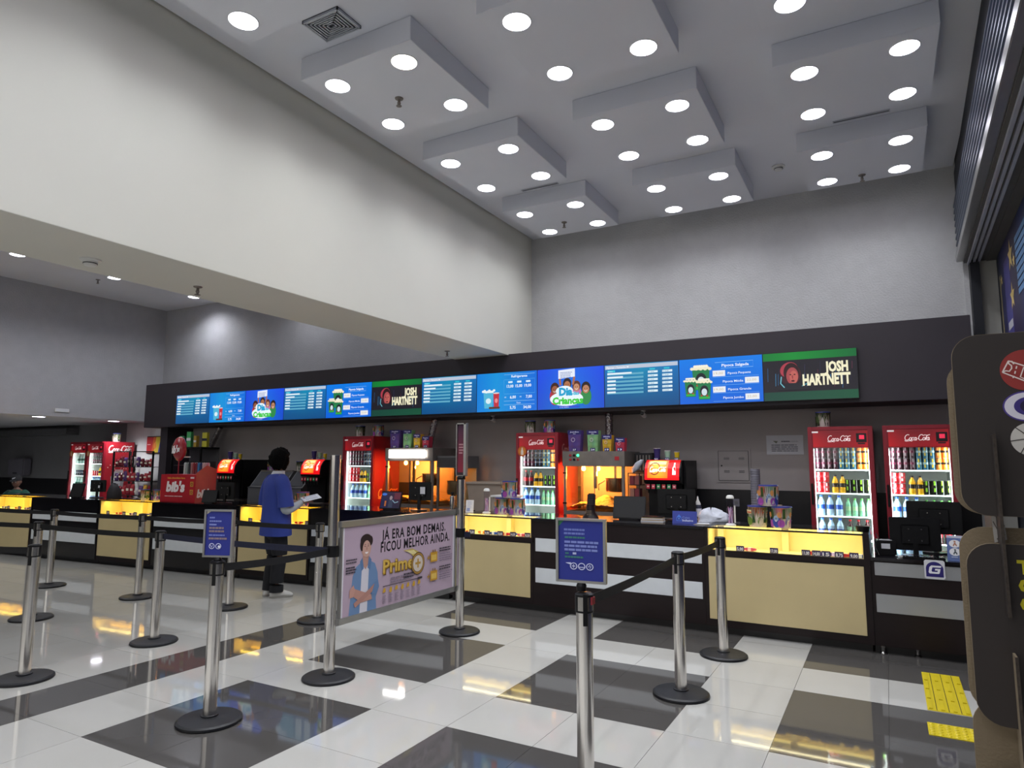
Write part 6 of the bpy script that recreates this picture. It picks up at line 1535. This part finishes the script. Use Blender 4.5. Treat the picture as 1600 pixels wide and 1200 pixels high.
# --- attendant with cap sitting behind the far-left counter
GY = math.radians(28)
gx, gy = -15.75, 7.30
gd = thing('person', 'seated attendant in a green polo shirt and dark cap behind the far-left counter', 'person', (gx, gy, 0), GY)
J = [V(0, 0, .52), V(0, .0, .70), V(0, -.01, .88), V(0, -.02, .99), V(0, -.03, 1.06), V(0, -.04, 1.11), V(-.10, -.05, .50), V(-.12, -.42, .50), V(-.12, -.42, .08), V(.10, -.05, .50), V(.12, -.42, .50), V(.12, -.42, .08),
     V(-.17, -.02, .98), V(-.23, -.06, .80), V(-.16, -.28, .83), V(.17, -.02, .98), V(.25, -.04, .80), V(.22, -.28, .86)]
bd = skin_body('body', gd, [tuple(v) for v in J], E_, Rr, 'skin_dim')
head(gd, V(0, -.055, 1.205), .15, 'skin_dim', .12)
m = MB(); m.loft([(V(0, .0, .48), .20, .15, ax, ay), (V(0, 0, .62), .21, .15, ax, ay), (V(0, -.01, .80), .215, .145, ax, ay), (V(0, -.015, .92), .22, .13, ax, ay), (V(0, -.02, .99), .19, .11, ax, ay), (V(0, -.025, 1.05), .09, .08, ax, ay)], 'polo_green', 28)
limb(m, [(-.13, -.02, .98), (-.20, -.03, .93), (-.24, -.05, .82)], [.08, .078, .07], 'polo_green', 16); limb(m, [(.13, -.02, .98), (.21, -.03, .93), (.255, -.04, .82)], [.08, .078, .07], 'polo_green', 16)
sh_ = m.build('polo_shirt', gd, smooth=1.3)
a = Art(); a.lines(-.16, .86, .1, 1, .02, .014, '#9ab0a8', seed=95); a.build('shirt_print', sh_, lambda u, v, l: (u, -.155-l, v))
m = MB(); m.loft([(V(0, 0, .44), .18, .15, ax, ay), (V(0, 0, .55), .18, .14, ax, ay)], 'trousers_black', 20)
for s in (-1, 1): limb(m, [(s*.09, -.02, .50), (s*.11, -.22, .52), (s*.12, -.42, .50), (s*.12, -.43, .28), (s*.12, -.42, .08)], [.10, .09, .078, .06, .055], 'trousers_black', 16)
m.build('trousers', gd, smooth=1.3)
for s in (-1, 1):
    MB().loft([(V(s*.12, -.38, .05), .035, .05, ax, (0, 0, 1)), (V(s*.12, -.44, .05), .042, .05, ax, (0, 0, 1)), (V(s*.12, -.52, .04), .042, .035, ax, (0, 0, 1)), (V(s*.12, -.60, .025), .025, .02, ax, (0, 0, 1))], 'black_plastic', 16).build('shoe', gd, smooth=1.3)
hm = MB(); hand(hm, (-.155, -.29, .832), (.25, -1, .05), (0, 0, 1), 'skin_dim', side=1, curl=.3); hm.build('hand', gd, smooth=1.2)
hm = MB(); hand(hm, (.218, -.29, .862), (-.25, -1, .05), (0, 0, 1), 'skin_dim', side=-1, curl=.3); hm.build('hand', gd, smooth=1.2)
X = Matrix.Translation((0, -.055, 1.205)) @ Matrix.Rotation(.15, 4, 'Z') @ Matrix.Rotation(.12, 4, 'X')
c_ = MB().lathe([(.098, .03), (.102, .06), (.096, .10), (.07, .135), (.03, .148), (.0, .150)], 'cap_black', 24, sx=.86, sy=1.05, X=X).build('cap', gd, smooth=1.2)
MB().loft([(X @ V(0, -.09, .045), .070, .006, ax, (0, 0, 1)), (X @ V(0, -.13, .042), .066, .006, ax, (0, 0, 1)), (X @ V(0, -.17, .03), .040, .005, ax, (0, 0, 1))], 'cap_black', 16).build('visor', c_, smooth=1.2)
a = Art(); a.stroke([(-.02, .07), (-.005, .10), (.005, .085), (.03, .105)], .010, '#c8c8cc'); a.build('cap_badge', c_, lambda u, v, l: tuple(X @ V(u, -.108-l+.18*(v-.07), v)))
st_ = lathe_thing('stool', 'round black stool under the attendant behind the far-left counter', 'stool', (gx, gy, 0), [('base', [(.2, 0), (.2, .015), (.03, .03)], 'steel_dark'), ('column', [(.025, .03), (.025, .36)], 'steel_dark'), ('seat', [(.17, .36), (.18, .38), (.18, .395), (.16, .40)], 'black_plastic')])
# attendant chair-top items
t = thing('dark_jacket_stand', 'dark maroon covered register standing on the black counter near the far-left fridges', 'register', LQ(6.75, .40, 1.021), LRZ+.2)
MB().loft([((0, 0, 0), .12, .10, ax, ay), ((0, 0, .10), .12, .10, ax, ay), ((-.01, 0, .18), .085, .07, ax, ay), ((-.02, 0, .235), .045, .04, ax, ay)], 'pillow_dark', 16).build('cover', t, smooth=1.1)
MB().lathe([(.04, .23), (.03, .25), (.0, .255)], 'wire_black', 12, (-.02, 0, 0)).build('knob', t)

# ================================================================== CARDBOARD STAND IN THE RIGHT FOREGROUND
def rounded(x0, x1, z0, z1, r, n=7, rs=None):
    rs = rs or (r, r, r, r); P = []
    for (cx, cz, a0, rr) in ((x1-rs[0], z1-rs[0], 0, rs[0]), (x0+rs[1], z1-rs[1], 90, rs[1]), (x0+rs[2], z0+rs[2], 180, rs[2]), (x1-rs[3], z0+rs[3], 270, rs[3])):
        for k in range(n+1):
            a_ = math.radians(a0+90*k/n); P.append((cx+rr*math.cos(a_), cz+rr*math.sin(a_)))
    return P
SXp, SYp = STAND_X, STAND_Y
sd = thing('cardboard_stand', 'tall slotted cardboard advertising stand with dark printed boards at the right edge', 'advertising stand', (SXp, SYp, 0), STAND_RZ)
for (x0, x1, z0, z1, nm) in STAND_BOARDS:
    dk = nm == 'dark'
    y0 = 0 if dk else .035
    o = MB().prism(rounded(x0, x1, z0, z1, STAND_R), y0, y0+.006, 'kraft', fn=lambda u, v, q: (u, q, v)).build('kraft_board' if not dk else 'printed_board', sd)
    if dk: MB().prism(rounded(x0+.001, x1-.001, z0+.001, z1-.001, STAND_R), y0-.0012, y0-.0001, 'board_dark', fn=lambda u, v, q: (u, q, v)).build('dark_facing', o)
for (x, za, zb, lean, m_) in STAND_RIBS:
    o = MB().add([(x-.003, -.05, za), (x+.003, -.05, za), (x+.003, .30, za), (x-.003, .30, za), (x-.003+lean, -.05, zb), (x+.003+lean, -.05, zb), (x+.003+lean, .30, zb), (x-.003+lean, .30, zb)],
             [(3, 2, 1, 0), (4, 5, 6, 7), (0, 1, 5, 4), (1, 2, 6, 5), (2, 3, 7, 6), (3, 0, 4, 7)], m_).build('slotted_rib', sd)
    MB().add([(x-.0038, -.053, za), (x+.0038, -.053, za), (x+.0038, -.049, za), (x-.0038, -.049, za), (x-.0038+lean, -.053, zb), (x+.0038+lean, -.053, zb), (x+.0038+lean, -.049, zb), (x-.0038+lean, -.049, zb)],
             [(3, 2, 1, 0), (4, 5, 6, 7), (0, 1, 5, 4), (1, 2, 6, 5), (2, 3, 7, 6), (3, 0, 4, 7)], 'corrugated').build('corrugated_edge', o)
MB().prism(rounded(.02, .62, .0, .35, .02), .10, .106, 'kraft', fn=lambda u, v, q: (u, q, v)).build('foot_board', sd)
MB().box(.20, .50, .04, .34, 0, 2.0, 'board_dark').build('inner_column', sd)
def sa(fn, nm):
    a = Art(.0003); fn(a); return a.build(nm, sd, lambda u, v, l: (u, -.0016-l, v))
def ic1(a):
    u, v = STAND_I[0]; a.ell(u, v, .058, .058, '#93332f', 36)
    for q in (([(-.052, -.004), (-.036, .028), (-.028, .026), (-.024, .018)], .0035), ([(-.036, .028), (.05, -.012)], .0035), ([(-.052, -.004), (.04, -.055)], .0035), ([(-.052, -.004), (-.044, -.0), (-.036, -.002), (-.030, .006), (-.030, .014), (-.036, .020), (-.036, .028)], .0035), ([(-.018, .012), (-.020, .004)], .0032), ([(-.022, -.002), (-.024, -.010)], .0032), ([(-.026, -.016), (-.029, -.022)], .0032), ([(-.002, .008), (-.012, -.020), (-.002, -.026)], .003), ([(.005, .004), (.014, -.018)], .003)):
        a.stroke([(u+x, v+y) for x, y in q[0]], q[1], '#e8d8d0')
def ic2(a):
    u, v = STAND_I[1]; a.ell(u, v, .056, .043, '#4a3a86', 36); a.ell(u, v, .052, .039, '#d8d4de', 36); a.ell(u+.004, v, .034, .026, '#3c2f78', 36); a.ell(u+.006, v, .022, .018, '#241c40', 28)
def ic3(a):
    u, v = STAND_I[2]; a.ell(u, v, .046, .046, '#c8c4bc', 36)
    for k in range(7):
        an = 2*PI*k/7+.3; a.stroke([(u+.01*math.cos(an), v+.01*math.sin(an)), (u+.046*math.cos(an+.25), v+.046*math.sin(an+.25))], .0022, '#2c2624')
def let(a):
    for k, ch_ in enumerate(('TICKET', 'CINE', 'CLUBE')):
        u, v, h_ = STAND_T[k]; a.text(ch_[0], u, v, h_, '#c8bc20', bold=.05); 
sa(ic1, 'ticket_icon'); sa(ic2, 'ring_icon'); sa(ic3, 'shutter_icon'); sa(let, 'yellow_lettering')
def leaf(a):
    u, v = STAND_S; a.poly([(u, v+.05), (u+.03, v+.03), (u+.034, v-.02), (u+.004, v-.03)], '#a8a4a0'); a.stroke([(u+.004, v+.03), (u+.016, v+.0), (u+.03, v+.02)], .003, '#5a5450'); a.stroke([(u+.01, v-.02), (u+.03, v-.005)], .003, '#5a5450')
a = Art(.0003); leaf(a); a.build('printed_patch', sd, lambda u, v, l: (u, .0335-l, v))
